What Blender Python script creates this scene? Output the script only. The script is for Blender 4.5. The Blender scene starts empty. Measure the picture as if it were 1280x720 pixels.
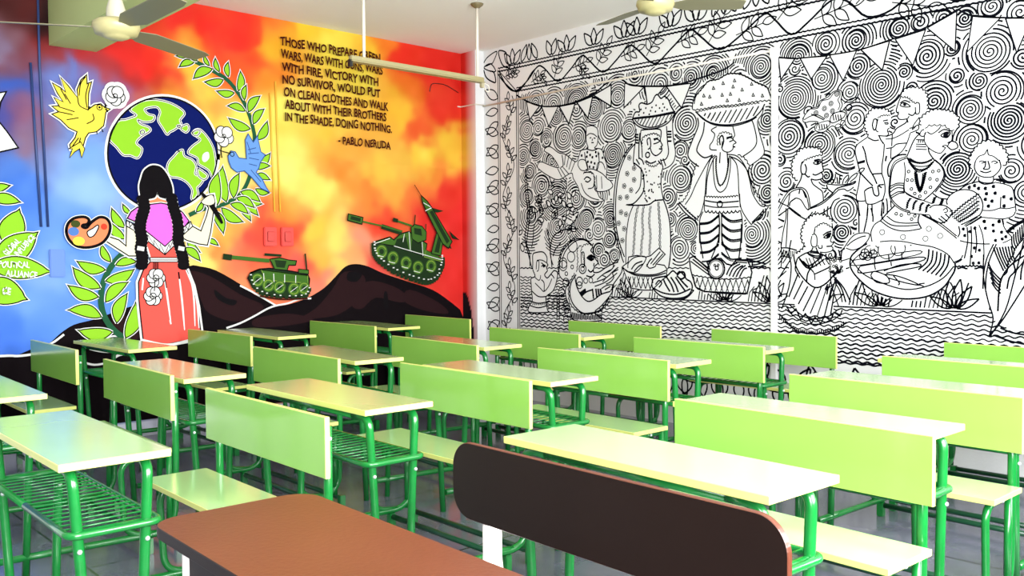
import bpy, bmesh, math, random
import numpy as np
from mathutils import Vector, Matrix
from mathutils.geometry import tessellate_polygon

sc = bpy.context.scene
COL = sc.collection
PI = math.pi

# ------------------------------------------------------------------ camera
cam_d = bpy.data.cameras.new('camera'); cam = bpy.data.objects.new('camera', cam_d); COL.objects.link(cam)
_r = Vector((0.6786411, 0.73443302, -0.00737631)); _u = Vector((-0.02036894, 0.02885887, 0.99937594)); _f = Vector((-0.73418756, 0.67806734, -0.03454444))
M = Matrix((( _r.x, _u.x, -_f.x), (_r.y, _u.y, -_f.y), (_r.z, _u.z, -_f.z))).to_4x4()
M.translation = Vector((6.66084, -5.73809, 1.28657))
cam.matrix_world = M
cam_d.sensor_width = 36; cam_d.lens = 31.96; cam_d.clip_start = 0.05
sc.camera = cam

# ------------------------------------------------------------------ light and exposure
sc.view_settings.view_transform = 'Standard'; sc.view_settings.look = 'None'
sc.view_settings.gamma = 1.0; sc.view_settings.use_curve_mapping = False
sc.view_settings.exposure = 0.0
w = bpy.data.worlds.new('daylight'); sc.world = w; w.use_nodes = True
w.node_tree.nodes['Background'].inputs[0].default_value = (0.80, 0.90, 1.0, 1)
w.node_tree.nodes['Background'].inputs[1].default_value = 1.0

def area(name, loc, direction, sx, sy, power, col=(1, 1, 1)):
    d = bpy.data.lights.new(name, 'AREA'); d.shape = 'RECTANGLE'; d.size = sx; d.size_y = sy; d.energy = power; d.color = col
    o = bpy.data.objects.new(name, d); COL.objects.link(o); o.location = loc
    o.rotation_euler = Vector(direction).to_track_quat('-Z', 'Y').to_euler()
    return o
# daylight entering by the windows of the right hand wall and of the wall behind the camera
WIN_R = [(-6.7, -4.9), (-4.3, -2.5), (-1.6, -0.35)]           # y ranges of the windows in wall_right (x = 7.05)
WX = 7.05
for i, (a, b) in enumerate(WIN_R):
    area('window_daylight', (WX + .10, (a + b) / 2, 1.70), (-1, 0, -.08), b - a, 1.6, (450, 390, 125)[i], (0.97, 0.98, 1.0))
WIN_F = [(1.2, 3.4), (4.6, 6.8)]                             # x ranges of the windows in wall_front (y = -9)
WY = -9.0
for a, b in WIN_F:
    area('window_daylight', ((a + b) / 2, WY - .10, 1.70), (0, 1, -0.05), b - a, 1.6, 4, (0.97, 0.98, 1.0))

ADDED_DOOR = (-7.3, -5.3, 2.4)                                     # unseen doorway added in wall_left to brighten the backrest reflections
area('added_doorway_light', (-.12, (ADDED_DOOR[0] + ADDED_DOOR[1]) / 2, ADDED_DOOR[2] / 2), (1, 0, 0), ADDED_DOOR[1] - ADDED_DOOR[0] - .02, ADDED_DOOR[2] - .02, 18, (0.97, 0.99, 1.0))

# ------------------------------------------------------------------ materials
def lin(c):
    c = c / 255.0
    return c / 12.92 if c <= 0.04045 else ((c + 0.055) / 1.055) ** 2.4
def rgb(t): return (lin(t[0]), lin(t[1]), lin(t[2]), 1)
MATS = {}
def mat(name, c, rough=.5, metal=0., spec=.5, noise=None, bump=None, coat=0.):
    if name in MATS: return MATS[name]
    m = bpy.data.materials.new(name); m.use_nodes = True; nt = m.node_tree; b = nt.nodes['Principled BSDF']
    b.inputs['Base Color'].default_value = rgb(c); b.inputs['Roughness'].default_value = rough
    b.inputs['Metallic'].default_value = metal; b.inputs['Specular IOR Level'].default_value = spec
    b.inputs['Coat Weight'].default_value = coat; b.inputs['Coat Roughness'].default_value = .12
    tc = nt.nodes.new('ShaderNodeTexCoord')
    if noise:
        scale, amt, c2 = noise
        n = nt.nodes.new('ShaderNodeTexNoise'); n.inputs['Scale'].default_value = scale; n.inputs['Detail'].default_value = 6
        nt.links.new(tc.outputs['Object'], n.inputs['Vector'])
        r = nt.nodes.new('ShaderNodeValToRGB'); r.color_ramp.elements[0].position = .5 - amt; r.color_ramp.elements[1].position = .5 + amt
        r.color_ramp.elements[0].color = rgb(c); r.color_ramp.elements[1].color = rgb(c2)
        nt.links.new(n.outputs['Fac'], r.inputs['Fac']); nt.links.new(r.outputs['Color'], b.inputs['Base Color'])
    if bump:
        n2 = nt.nodes.new('ShaderNodeTexNoise'); n2.inputs['Scale'].default_value = bump[0]; n2.inputs['Detail'].default_value = 4
        nt.links.new(tc.outputs['Object'], n2.inputs['Vector'])
        bp = nt.nodes.new('ShaderNodeBump'); bp.inputs['Strength'].default_value = bump[1]; bp.inputs['Distance'].default_value = .01
        nt.links.new(n2.outputs['Fac'], bp.inputs['Height']); nt.links.new(bp.outputs['Normal'], b.inputs['Normal'])
    MATS[name] = m
    return m
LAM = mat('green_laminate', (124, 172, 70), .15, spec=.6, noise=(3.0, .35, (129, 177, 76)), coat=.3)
LAMT = mat('sheen_paled_laminate', (150, 184, 120), .16, spec=.6, noise=(3.0, .35, (156, 190, 128)), coat=.4)  # same laminate, glossy reflection on tops and seats put into the paler colour
EDGE = mat('cream_edge_band', (200, 204, 112), .4)
GREEN = mat('green_gloss_paint', (10, 98, 36), .22, spec=.6, noise=(14, .2, (14, 110, 44)))
DGREEN = mat('dark_green_wire', (12, 62, 38), .3)
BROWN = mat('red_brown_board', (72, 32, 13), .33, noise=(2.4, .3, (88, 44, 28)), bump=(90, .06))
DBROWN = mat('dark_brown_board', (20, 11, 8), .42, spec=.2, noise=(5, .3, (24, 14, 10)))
CREAM = mat('white_enamel', (236, 226, 220), .3)
BOLT = mat('bright_bolt', (210, 220, 215), .3, metal=.6)
WALLD = mat('bounce_cut_wall_grey', (112, 118, 124), .8, spec=.2)  # unseen walls, coloured dark to cut the light they bounce back
WALLW = mat('white_wall_paint', (214, 214, 214), .75, spec=.2, bump=(60, .12))
CEIL = mat('ceiling_paint', (240, 238, 232), .85, spec=.2, noise=(.9, .3, (234, 232, 224)))
BEAMM = mat('pale_green_beam_paint', (186, 196, 128), .7)
FLOORM = mat('dark_concrete', (76, 76, 90), .22, spec=1.0, noise=(1.6, .25, (118, 118, 138)), bump=(30, .05), coat=.4)
INK = mat('black_mural_paint', (14, 15, 22), .85, spec=0.)
FANM = mat('fan_cream', (172, 163, 116), .4)
FANB = mat('fan_blade_olive', (112, 108, 80), .45)
GALV = mat('khaki_metal', (150, 140, 100), .4)
ROD = mat('white_rod', (214, 206, 192), .45)
BLACKP = mat('black_plastic', (18, 18, 18), .4)
def pm(c, rough=.5):                                # a flat mural paint of one colour
    c = tuple(int(round(q * (.86 if max(c) < 236 else .88))) for q in c)
    return mat('mural_paint_%02x%02x%02x' % c, c, .85, spec=0.)

# joints between the cast floor slabs
nt_ = FLOORM.node_tree; bk = nt_.nodes.new('ShaderNodeTexBrick'); tc_ = nt_.nodes.new('ShaderNodeTexCoord'); mx = nt_.nodes.new('ShaderNodeMix'); mx.data_type = 'RGBA'
bk.offset = 0; bk.inputs['Scale'].default_value = 1; bk.inputs['Brick Width'].default_value = .9; bk.inputs['Row Height'].default_value = .9; bk.inputs['Mortar Size'].default_value = .006
bk.inputs['Color1'].default_value = bk.inputs['Color2'].default_value = (0, 0, 0, 1); bk.inputs['Mortar'].default_value = (1, 1, 1, 1)
nt_.links.new(tc_.outputs['Object'], bk.inputs['Vector']); b_ = nt_.nodes['Principled BSDF']; src = b_.inputs['Base Color'].links[0].from_socket
nt_.links.new(bk.outputs['Color'], mx.inputs[0]); nt_.links.new(src, mx.inputs[6]); mx.inputs[7].default_value = rgb((44, 44, 50)); nt_.links.new(mx.outputs[2], b_.inputs['Base Color'])

# ------------------------------------------------------------------ object helpers
def obj(name, bm, mats, parent=None, smooth=False, kind=None, label=None):
    me = bpy.data.meshes.new(name); bm.to_mesh(me); bm.free()
    for m in (mats if isinstance(mats, (list, tuple)) else [mats]): me.materials.append(m)
    if smooth:
        for p in me.polygons: p.use_smooth = True
    o = bpy.data.objects.new(name, me); COL.objects.link(o)
    if parent: o.parent = parent
    if kind: o['kind'] = kind
    if label: o['label'] = label
    return o
def tag(o, label, cat, group=None):
    o['label'] = label; o['category'] = cat
    if group: o['group'] = group
    return o
def thing(name, loc, rz, label, cat, group=None):
    o = bpy.data.objects.new(name, None); COL.objects.link(o); o.location = loc; o.rotation_euler = (0, 0, rz); o.empty_display_size = .1
    return tag(o, label, cat, group)
def copy_tree(o, parent=None):
    c = o.copy(); COL.objects.link(c)
    if parent: c.parent = parent
    for ch in list(o.children): copy_tree(ch, c)
    return c
def box(bm, x0, x1, y0, y1, z0, z1, mi=0, bev=0):
    v = [bm.verts.new((x, y, z)) for x in (x0, x1) for y in (y0, y1) for z in (z0, z1)]
    fs = [(0, 1, 3, 2), (4, 6, 7, 5), (0, 4, 5, 1), (2, 3, 7, 6), (0, 2, 6, 4), (1, 5, 7, 3)]
    out = []
    for f in fs:
        fc = bm.faces.new([v[i] for i in f]); fc.material_index = mi; out.append(fc)
    if bev:
        es = set(e for f in out for e in f.edges)
        bmesh.ops.bevel(bm, geom=list(es), offset=bev, segments=2, affect='EDGES', material=-1)
    return out
def bend(pts, rad, n=6):
    """round the inner corners of a polyline"""
    P = [Vector(p) for p in pts]; out = [P[0]]
    for i in range(1, len(P) - 1):
        a = (P[i - 1] - P[i]); b = (P[i + 1] - P[i]); r = min(rad, a.length * .49, b.length * .49)
        A = P[i] + a.normalized() * r; B = P[i] + b.normalized() * r
        for k in range(n + 1):
            t = k / n; out.append(A * (1 - t) ** 2 + P[i] * 2 * t * (1 - t) + B * t * t)
    out.append(P[-1]); return out
def tube(bm, pts, r, n=10, mi=0):
    P = [Vector(p) for p in pts]; rings = []; up = None
    for i, p in enumerate(P):
        d = (P[min(i + 1, len(P) - 1)] - P[max(i - 1, 0)]).normalized()
        if up is None:
            up = Vector((0, 0, 1)) if abs(d.z) < .9 else Vector((1, 0, 0))
        s = d.cross(up).normalized(); up = s.cross(d).normalized()
        rings.append([bm.verts.new(p + (s * math.cos(2 * PI * k / n) + up * math.sin(2 * PI * k / n)) * r) for k in range(n)])
    for a, b in zip(rings, rings[1:]):
        for k in range(n):
            f = bm.faces.new((a[k], a[(k + 1) % n], b[(k + 1) % n], b[k])); f.material_index = mi; f.smooth = True
    for ring in (rings[0][::-1], rings[-1]):
        f = bm.faces.new(ring); f.material_index = mi
def lathe(bm, prof, n=32, c=(0, 0, 0), mi=0):
    rings = []
    for r, z in prof:
        rings.append([bm.verts.new((c[0] + r * math.cos(2 * PI * k / n), c[1] + r * math.sin(2 * PI * k / n), c[2] + z)) for k in range(n)])
    for a, b in zip(rings, rings[1:]):
        for k in range(n):
            f = bm.faces.new((a[k], a[(k + 1) % n], b[(k + 1) % n], b[k])); f.material_index = mi; f.smooth = True
    for ring in (rings[0], rings[-1]):
        if (ring[0].co - ring[n // 2].co).length > 1e-4:
            f = bm.faces.new(ring); f.material_index = mi
def board(bm, outline, axis, a0, a1, mi_face=0, mi_edge=1, bev=.0015):
    """a board cut to an outline in the plane across `axis` ('z' flat, 'y' upright)"""
    def pt(u, v, a): return (u, v, a) if axis == 'z' else (u, a, v)
    lo = [bm.verts.new(pt(u, v, a0)) for u, v in outline]; hi = [bm.verts.new(pt(u, v, a1)) for u, v in outline]
    f1 = bm.faces.new(lo[::-1]); f2 = bm.faces.new(hi); f1.material_index = f2.material_index = mi_face
    n = len(lo)
    for k in range(n):
        f = bm.faces.new((lo[k], lo[(k + 1) % n], hi[(k + 1) % n], hi[k])); f.material_index = mi_edge
    bmesh.ops.recalc_face_normals(bm, faces=bm.faces)
    if bev:
        es = list(f1.edges) + list(f2.edges)
        bmesh.ops.bevel(bm, geom=es, offset=bev, segments=1, affect='EDGES', material=mi_edge)
def rrect(x0, x1, y0, y1, r, n=8):
    out = []
    for cx, cy, a in ((x1 - r, y1 - r, 0), (x0 + r, y1 - r, 90), (x0 + r, y0 + r, 180), (x1 - r, y0 + r, 270)):
        for k in range(n + 1):
            t = math.radians(a + 90 * k / n); out.append((cx + r * math.cos(t), cy + r * math.sin(t)))
    return out

# ------------------------------------------------------------------ room shell
HC = 3.20
bm = bmesh.new(); box(bm, -.2, WX + .2, WY - .2, .2, -.1, 0); obj('floor', bm, FLOORM, kind='structure', label='dark grey concrete floor')
bm = bmesh.new(); box(bm, -.2, WX + .2, WY - .2, .2, HC, HC + .15); obj('ceiling', bm, CEIL, kind='structure', label='pale beige plastered ceiling')
bm = bmesh.new(); box(bm, 0, WX, -3.825, -3.52, 2.735, HC); obj('trim_1', bm, BEAMM, kind='structure', label='pale green ceiling beam')
# beam side has the same green as its underside
bm = bmesh.new(); box(bm, -.2, WX + .2, -.12, .2, 0, HC); wall_back = obj('wall_back', bm, WALLW, kind='structure', label='white wall with a black line mural')
def holed_wall(name, horiz, fixed, thick, lo, hi, wins, z0, z1, label):
    bm = bmesh.new(); cur = lo
    def b(a, c, za, zb):
        if c - a < 1e-4: return
        if horiz: box(bm, a, c, min(fixed, fixed + thick), max(fixed, fixed + thick), za, zb)
        else: box(bm, min(fixed, fixed + thick), max(fixed, fixed + thick), a, c, za, zb)
    for a, c in wins:
        b(cur, a, 0, HC); b(a, c, 0, z0); b(a, c, z1, HC); cur = c
    b(cur, hi, 0, HC)
    return obj(name, bm, WALLD, kind='structure', label=label)
holed_wall('wall_right', False, WX, .2, WY, -.12, WIN_R, .9, 2.5, 'unseen wall with windows, darkened to cut bounce')
holed_wall('wall_front', True, WY, -.2, -.2, WX + .2, WIN_F, .9, 2.5, 'unseen wall behind the viewer, darkened to cut bounce')
FRAMEW = mat('window_frame_paint', (225, 225, 220), .5)
nw = 0
for k, (a, b) in enumerate(WIN_R + WIN_F):
    side = k < len(WIN_R); bm = bmesh.new(); nw += 1
    def fb(u0, u1, z0, z1):
        if side: box(bm, WX + .02, WX + .06, u0, u1, z0, z1)
        else: box(bm, u0, u1, WY - .06, WY - .02, z0, z1)
    fb(a, a + .05, .9, 2.5); fb(b - .05, b, .9, 2.5); fb(a + .05, b - .05, .9, .95); fb(a + .05, b - .05, 2.45, 2.5)
    fb((a + b) / 2 - .02, (a + b) / 2 + .02, .95, 2.45)
    obj('window_%d' % nw, bm, FRAMEW, kind='structure')
# ------------------------------------------------------------------ left wall with the colour mural
# mural points are image pixels; these 3x3 maps turn image coordinates into metres on the two walls
HA = [0.00688582088, -5.9049873e-05, -4.11523112, -0.000722789509, -0.00523752904, 2.984411, -0.000531866321, -1.59636008e-05, 1.0]
HB = [0.0280000614, -0.000250225543, -16.397943, 0.0029061509, -0.0181798407, 7.16423028, 0.00236244655, -9.28301747e-05, 1.0]
def hmap(H, x, y):
    d = H[6] * x + H[7] * y + 1.0
    return ((H[0] * x + H[1] * y + H[2]) / d, (H[3] * x + H[4] * y + H[5]) / d)

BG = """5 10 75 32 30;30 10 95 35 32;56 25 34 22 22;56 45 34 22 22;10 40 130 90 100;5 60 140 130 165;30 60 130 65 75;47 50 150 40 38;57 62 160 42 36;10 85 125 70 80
35 90 100 80 130;10 110 50 95 200;30 120 60 95 190;25 145 125 65 90;38 145 150 90 110;10 150 60 75 165;38 180 140 100 120;20 200 80 130 220;5 230 70 120 215;55 200 115 135 195
40 250 80 130 225;30 270 90 140 230;60 90 110 150 235;90 85 100 145 235;75 70 175 45 40;110 70 200 42 36;130 84 180 45 40;120 97 110 135 215;150 110 150 105 160;160 95 190 42 36
180 75 252 48 42;150 62 245 48 42;200 60 252 48 42;200 105 195 45 40;215 88 248 55 42;260 40 252 48 42;300 40 252 52 42;230 30 252 48 44;322 40 252 70 45;215 70 252 110 50
236 56 252 170 60;240 78 254 215 70;282 70 252 80 45;300 88 252 90 42;322 80 252 75 45;333 100 252 150 50;260 100 254 215 80;270 130 252 170 80;250 150 254 224 90;290 150 255 238 105
205 118 254 190 60;175 118 190 100 100;345 60 254 190 50;340 25 252 120 45;372 30 255 215 60;420 60 255 226 80;450 100 255 226 80;360 130 255 238 105;420 150 255 212 80;430 172 252 175 70;425 212 252 150 60
400 232 255 238 115;360 220 255 242 125;465 70 254 205 60;480 55 250 130 45;505 65 242 52 38;540 80 236 48 38;570 90 226 44 36;512 110 250 120 42;500 140 254 196 60;550 130 240 60 42
570 130 236 52 38;522 160 246 95 48;560 168 254 205 70;530 190 255 218 75;570 192 255 206 70;505 200 252 196 80;480 220 255 206 80;540 210 252 145 60;560 240 242 60 48;520 245 250 125 60
465 250 250 140 60;490 240 252 175 70;475 275 248 72 52;540 280 244 55 50;575 280 240 52 48;560 340 242 55 50;575 380 240 52 48;350 290 244 78 66;335 268 248 82 60;320 300 244 84 70
368 290 248 82 60;352 258 252 150 60;345 240 255 234 105;392 290 255 212 80;400 320 254 196 80;430 300 255 238 115;420 340 255 224 115;440 330 254 176 115;450 300 252 155 125;400 350 252 138 115
470 330 246 92 82;375 332 246 92 82;300 325 252 125 90;280 300 254 196 90;290 280 254 176 80;270 312 252 135 70;255 325 255 236 125;250 290 255 232 115;310 250 255 242 140;300 200 255 242 140
330 180 255 242 115;330 140 255 238 105;80 150 112 162 235;120 200 122 168 240;90 220 138 178 240;110 240 155 195 245;80 270 112 158 235;60 340 135 175 240;30 330 60 115 210;100 300 102 153 235
70 400 105 153 240;40 380 112 158 240;20 420 72 122 230;60 425 92 143 235;130 330 112 163 240;200 280 122 168 240;150 370 102 153 235;215 275 215 210 185;240 240 250 235 150;-80 200 60 110 200;-80 350 70 120 220;-80 50 90 60 80
590 100 226 60 50;590 200 236 90 60;590 300 236 60 56;590 380 236 55 50"""
bgp = []
for row in BG.replace('\n', ';').split(';'):
    v = [float(q) for q in row.split()]
    y, z = hmap(HA, v[0], v[1]); bgp.append((y, z, v[2], v[3], v[4]))
bgp = np.array(bgp)
rng = np.random.default_rng(4)
def vnoise(y, z, s, seed):
    """smooth value noise on the wall"""
    r = np.random.default_rng(seed).standard_normal((200, 200))
    a = (y + 20) * s; b = (z + 20) * s; i = np.floor(a).astype(int); j = np.floor(b).astype(int); fa = a - i; fb = b - j
    fa = fa * fa * (3 - 2 * fa); fb = fb * fb * (3 - 2 * fb); i %= 199; j %= 199
    return (r[i, j] * (1 - fa) * (1 - fb) + r[i + 1, j] * fa * (1 - fb) + r[i, j + 1] * (1 - fa) * fb + r[i + 1, j + 1] * fa * fb)
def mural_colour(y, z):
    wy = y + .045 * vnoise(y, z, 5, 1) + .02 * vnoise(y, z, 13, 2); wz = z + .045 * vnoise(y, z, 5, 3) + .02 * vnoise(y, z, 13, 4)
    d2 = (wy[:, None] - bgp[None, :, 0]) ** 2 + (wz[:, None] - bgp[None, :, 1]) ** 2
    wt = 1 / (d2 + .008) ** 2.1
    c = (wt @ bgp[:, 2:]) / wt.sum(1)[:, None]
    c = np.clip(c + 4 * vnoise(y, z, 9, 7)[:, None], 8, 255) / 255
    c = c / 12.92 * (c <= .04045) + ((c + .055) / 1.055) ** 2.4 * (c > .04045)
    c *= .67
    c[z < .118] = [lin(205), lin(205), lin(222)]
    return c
Y0, NY, NZ = ADDED_DOOR[1], 265, 160
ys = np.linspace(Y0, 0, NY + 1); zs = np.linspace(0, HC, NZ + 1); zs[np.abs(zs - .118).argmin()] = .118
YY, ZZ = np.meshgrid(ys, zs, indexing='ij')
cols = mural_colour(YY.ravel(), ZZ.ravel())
bm = bmesh.new(); vs = [bm.verts.new((0, y, z)) for y, z in zip(YY.ravel(), ZZ.ravel())]
for i in range(NY):
    for j in range(NZ):
        a = i * (NZ + 1) + j
        bm.faces.new((vs[a], vs[a + NZ + 1], vs[a + NZ + 2], vs[a + 1]))
# the rest of the wall, pierced by the added doorway
box(bm, -.2, -.001, Y0, .2, 0, HC, 1) if ADDED_DOOR[1] < Y0 else box(bm, -.2, -.001, ADDED_DOOR[1], .2, 0, HC, 1)
box(bm, -.2, 0, WY - .2, ADDED_DOOR[0], 0, HC, 1); box(bm, -.2, 0, ADDED_DOOR[0], ADDED_DOOR[1], ADDED_DOOR[2], HC, 1)
me = bpy.data.meshes.new('wall_left'); bm.to_mesh(me); bm.free()
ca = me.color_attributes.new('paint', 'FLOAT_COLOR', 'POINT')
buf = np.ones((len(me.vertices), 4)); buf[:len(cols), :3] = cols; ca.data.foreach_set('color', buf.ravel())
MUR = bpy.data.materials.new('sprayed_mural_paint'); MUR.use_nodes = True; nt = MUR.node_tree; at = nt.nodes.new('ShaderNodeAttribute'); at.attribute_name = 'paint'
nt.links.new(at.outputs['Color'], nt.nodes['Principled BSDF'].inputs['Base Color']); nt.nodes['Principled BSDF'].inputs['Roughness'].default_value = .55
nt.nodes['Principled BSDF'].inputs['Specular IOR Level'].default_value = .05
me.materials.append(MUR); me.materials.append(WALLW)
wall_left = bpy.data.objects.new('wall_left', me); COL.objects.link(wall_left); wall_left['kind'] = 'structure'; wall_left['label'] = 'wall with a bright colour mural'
# corner pillar, its end painted like the mural and fading to white
def pillar_colour(x, z):
    y = np.full_like(x, -.24); c = mural_colour(y, z); f = np.clip((x / .209 - .25) / .75, 0, 1) ** 1.3
    wcol = np.array([lin(222)] * 3); c = c * (1 - .75 * f[:, None]) + wcol * .75 * f[:, None]
    top = .95 - .9 * (np.clip(x / .209, 0, 1) ** 3)
    c[(z < top) & (z > .118)] = [lin(20), lin(20), lin(24)]
    return c
xs = np.linspace(0, .209, 15); zz = np.linspace(0, HC, 161); XX, Z2 = np.meshgrid(xs, zz, indexing='ij'); cc = pillar_colour(XX.ravel(), Z2.ravel())
bm = bmesh.new(); vs = [bm.verts.new((x, -.223, z)) for x, z in zip(XX.ravel(), Z2.ravel())]
for i in range(14):
    for j in range(160):
        a = i * 161 + j; bm.faces.new((vs[a], vs[a + 161], vs[a + 162], vs[a + 1]))
box(bm, 0, .209, -.2225, 0, 0, HC, 1)
me = bpy.data.meshes.new('trim_2'); bm.to_mesh(me); bm.free()
ca = me.color_attributes.new('paint', 'FLOAT_COLOR', 'POINT'); buf = np.ones((len(me.vertices), 4)); buf[:len(cc), :3] = cc; ca.data.foreach_set('color', buf.ravel())
me.materials.append(MUR); me.materials.append(WALLW)
pil = bpy.data.objects.new('trim_2', me); COL.objects.link(pil); pil['kind'] = 'structure'; pil['label'] = 'white corner pillar with a red painted side'

# ---- drawing tools on a wall
def crop(ox, oy, s): return (ox, oy, s)
def flat(v, P):
    """crop coordinates -> list of image points"""
    ox, oy, s = v; return [(ox + P[i] / s, oy + P[i + 1] / s) for i in range(0, len(P) - 1, 2)]
def catmull(P, step=.25, closed=False):
    P = [np.array(p, float) for p in P]
    if len(P) < 3: return P
    n = len(P); out = []
    rngk = range(n) if closed else range(n - 1)
    for i in rngk:
        p0 = P[(i - 1) % n] if closed or i > 0 else P[0]; p1 = P[i]; p2 = P[(i + 1) % n]; p3 = P[(i + 2) % n] if closed or i + 2 < n else P[-1]
        for t in np.arange(0, 1, step):
            out.append(.5 * ((2 * p1) + (-p0 + p2) * t + (2 * p0 - 5 * p1 + 4 * p2 - p3) * t * t + (-p0 + 3 * p1 - 3 * p2 + p3) * t ** 3))
    if not closed: out.append(P[-1])
    return out
def inside(poly, pts):
    x, y = pts[:, 0], pts[:, 1]; c = np.zeros(len(pts), bool); px, py = poly[:, 0], poly[:, 1]; j = len(poly) - 1
    for i in range(len(poly)):
        if py[i] != py[j]:
            k = ((py[i] > y) != (py[j] > y)) & (x < (px[j] - px[i]) * (y - py[i]) / (py[j] - py[i]) + px[i])
            c ^= k
        j = i
    return c
class Wall:
    def __init__(self, H, place, parent):
        self.H = H; self.place = place; self.parent = parent; self.n = 0; self.bm = None; self.mats = []
    def m(self, P): return [hmap(self.H, x, y) for x, y in P]
    def begin(self): self.bm = bmesh.new(); self.mats = []
    def mi(self, mt):
        if mt not in self.mats: self.mats.append(mt)
        return self.mats.index(mt)
    def poly(self, Q, mt, layer=None):
        """Q in metres on the wall"""
        self.n += 1; off = .0008 + .00006 * (self.n if layer is None else layer)
        tri = tessellate_polygon([[Vector((a, b, 0)) for a, b in Q]]); vs = [self.bm.verts.new(self.place(a, b, off)) for a, b in Q]; k = self.mi(mt)
        for t in tri:
            try: f = self.bm.faces.new([vs[i] for i in t]); f.material_index = k
            except ValueError: pass
    def ribbon(self, Q, wd, mt, layer=None, taper=False):
        Q = [np.array(q, float) for q in Q]; q2 = [Q[0]]
        for q in Q[1:]:
            if np.hypot(*(q - q2[-1])) > 1e-4: q2.append(q)
        Q = q2
        if len(Q) < 2: return
        self.n += (layer is None); off = .0008 + .00006 * (self.n if layer is None else layer); k = self.mi(mt); L = []; R = []
        for i, q in enumerate(Q):
            a = q - Q[i - 1] if i else Q[1] - q; b = Q[i + 1] - q if i + 1 < len(Q) else a
            a = a / (np.hypot(*a) + 1e-9); b = b / (np.hypot(*b) + 1e-9); t = a + b; l = np.hypot(*t)
            t = t / l if l > .2 else b; nn = np.array([-t[1], t[0]]) * wd / 2 / max(.5, min(1, l / 2))
            if taper: nn = nn * (.35 + .65 * math.sin(PI * min(1, (i + .5) / len(Q))))
            L.append(self.bm.verts.new(self.place(*(q + nn), off))); R.append(self.bm.verts.new(self.place(*(q - nn), off)))
        for i in range(len(Q) - 1):
            f = self.bm.faces.new((L[i], L[i + 1], R[i + 1], R[i])); f.material_index = k
    def close(self, name, label):
        bmesh.ops.recalc_face_normals(self.bm, faces=[])
        return obj(name, self.bm, self.mats, self.parent, label=label)
A = Wall(HA, lambda a, b, o: (o, a, b), wall_left)
BLK = pm((22, 20, 22)); WHT = pm((240, 240, 236)); LEAF = pm((150, 210, 50)); STEM = pm((40, 92, 62)); NAVY = pm((18, 28, 96)); MTN = pm((22, 17, 20)); MTN2 = pm((44, 27, 29))
YEL = pm((250, 226, 80)); SKIN = pm((246, 236, 206)); PINK = pm((240, 110, 220)); CORAL = pm((248, 92, 82)); SALM = pm((240, 140, 96)); BLUEB = pm((110, 158, 226)); OLIVE = pm((70, 112, 44)); DKOL = pm((36, 56, 32)); LOL = pm((130, 160, 60)); INKR = pm((70, 24, 20))
a1 = crop(0, 0, 4); a2 = crop(0, 160, 4); a3 = crop(0, 300, 4); a4 = crop(300, 0, 4); a5 = crop(300, 160, 4); a6 = crop(300, 300, 4)
def P_(v, pts, mt, smooth=True, outline=None, halo=None, ow=.010):
    d = flat(v, pts)
    if smooth: d = catmull(d, .25, True)
    Q = A.m(d)
    if halo: A.ribbon(Q + Q[:1], halo, WHT)
    A.poly(Q, mt)
    if outline: A.ribbon(Q + Q[:2], ow, outline)
def S_(v, pts, wd, mt, smooth=True, taper=False):
    d = flat(v, pts)
    if smooth: d = catmull(d)
    A.ribbon(A.m(d), wd, mt, taper=taper)
def leaf(v, bx, by, tx, ty, fat=.185, bendk=.10, fill=None, halo=True):
    (x0, y0), (x1, y1) = [hmap(HA, v[0] + x / v[2], v[1] + y / v[2]) for x, y in ((bx, by), (tx, ty))]
    b = np.array([x0, y0]); t = np.array([x1, y1]); d = t - b; nrm = np.array([-d[1], d[0]])
    up = []; dn = []
    for k in range(0, 13):
        s = k / 12; w_ = math.sin(PI * s ** .85) * fat; c = math.sin(PI * s) * bendk * math.copysign(1, math.sin(bx * 7.1 + by * 3.3))
        if s > .85: w_ *= .7
        up.append(b + d * s + nrm * (c + w_)); dn.append(b + d * s + nrm * (c - w_))
    Q = [tuple(q) for q in up + dn[::-1][1:-1]]
    if halo: A.ribbon(Q + Q[:1], .019, WHT)
    A.poly(Q, fill or LEAF); A.ribbon(Q + Q[:1], .008, BLK)
def disc(v, x, y, r, mt, n=20, ex=1.0):
    cx, cy = hmap(HA, v[0] + x / v[2], v[1] + y / v[2]); A.poly([(cx + r * ex * math.cos(2 * PI * k / n), cy + r * math.sin(2 * PI * k / n)) for k in range(n)], mt)
def ring(v, x, y, r, wd, mt, n=20):
    cx, cy = hmap(HA, v[0] + x / v[2], v[1] + y / v[2]); A.ribbon([(cx + r * math.cos(2 * PI * k / n), cy + r * math.sin(2 * PI * k / n)) for k in range(n + 2)], wd, mt)
D1 = (0, 0, 1)
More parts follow.
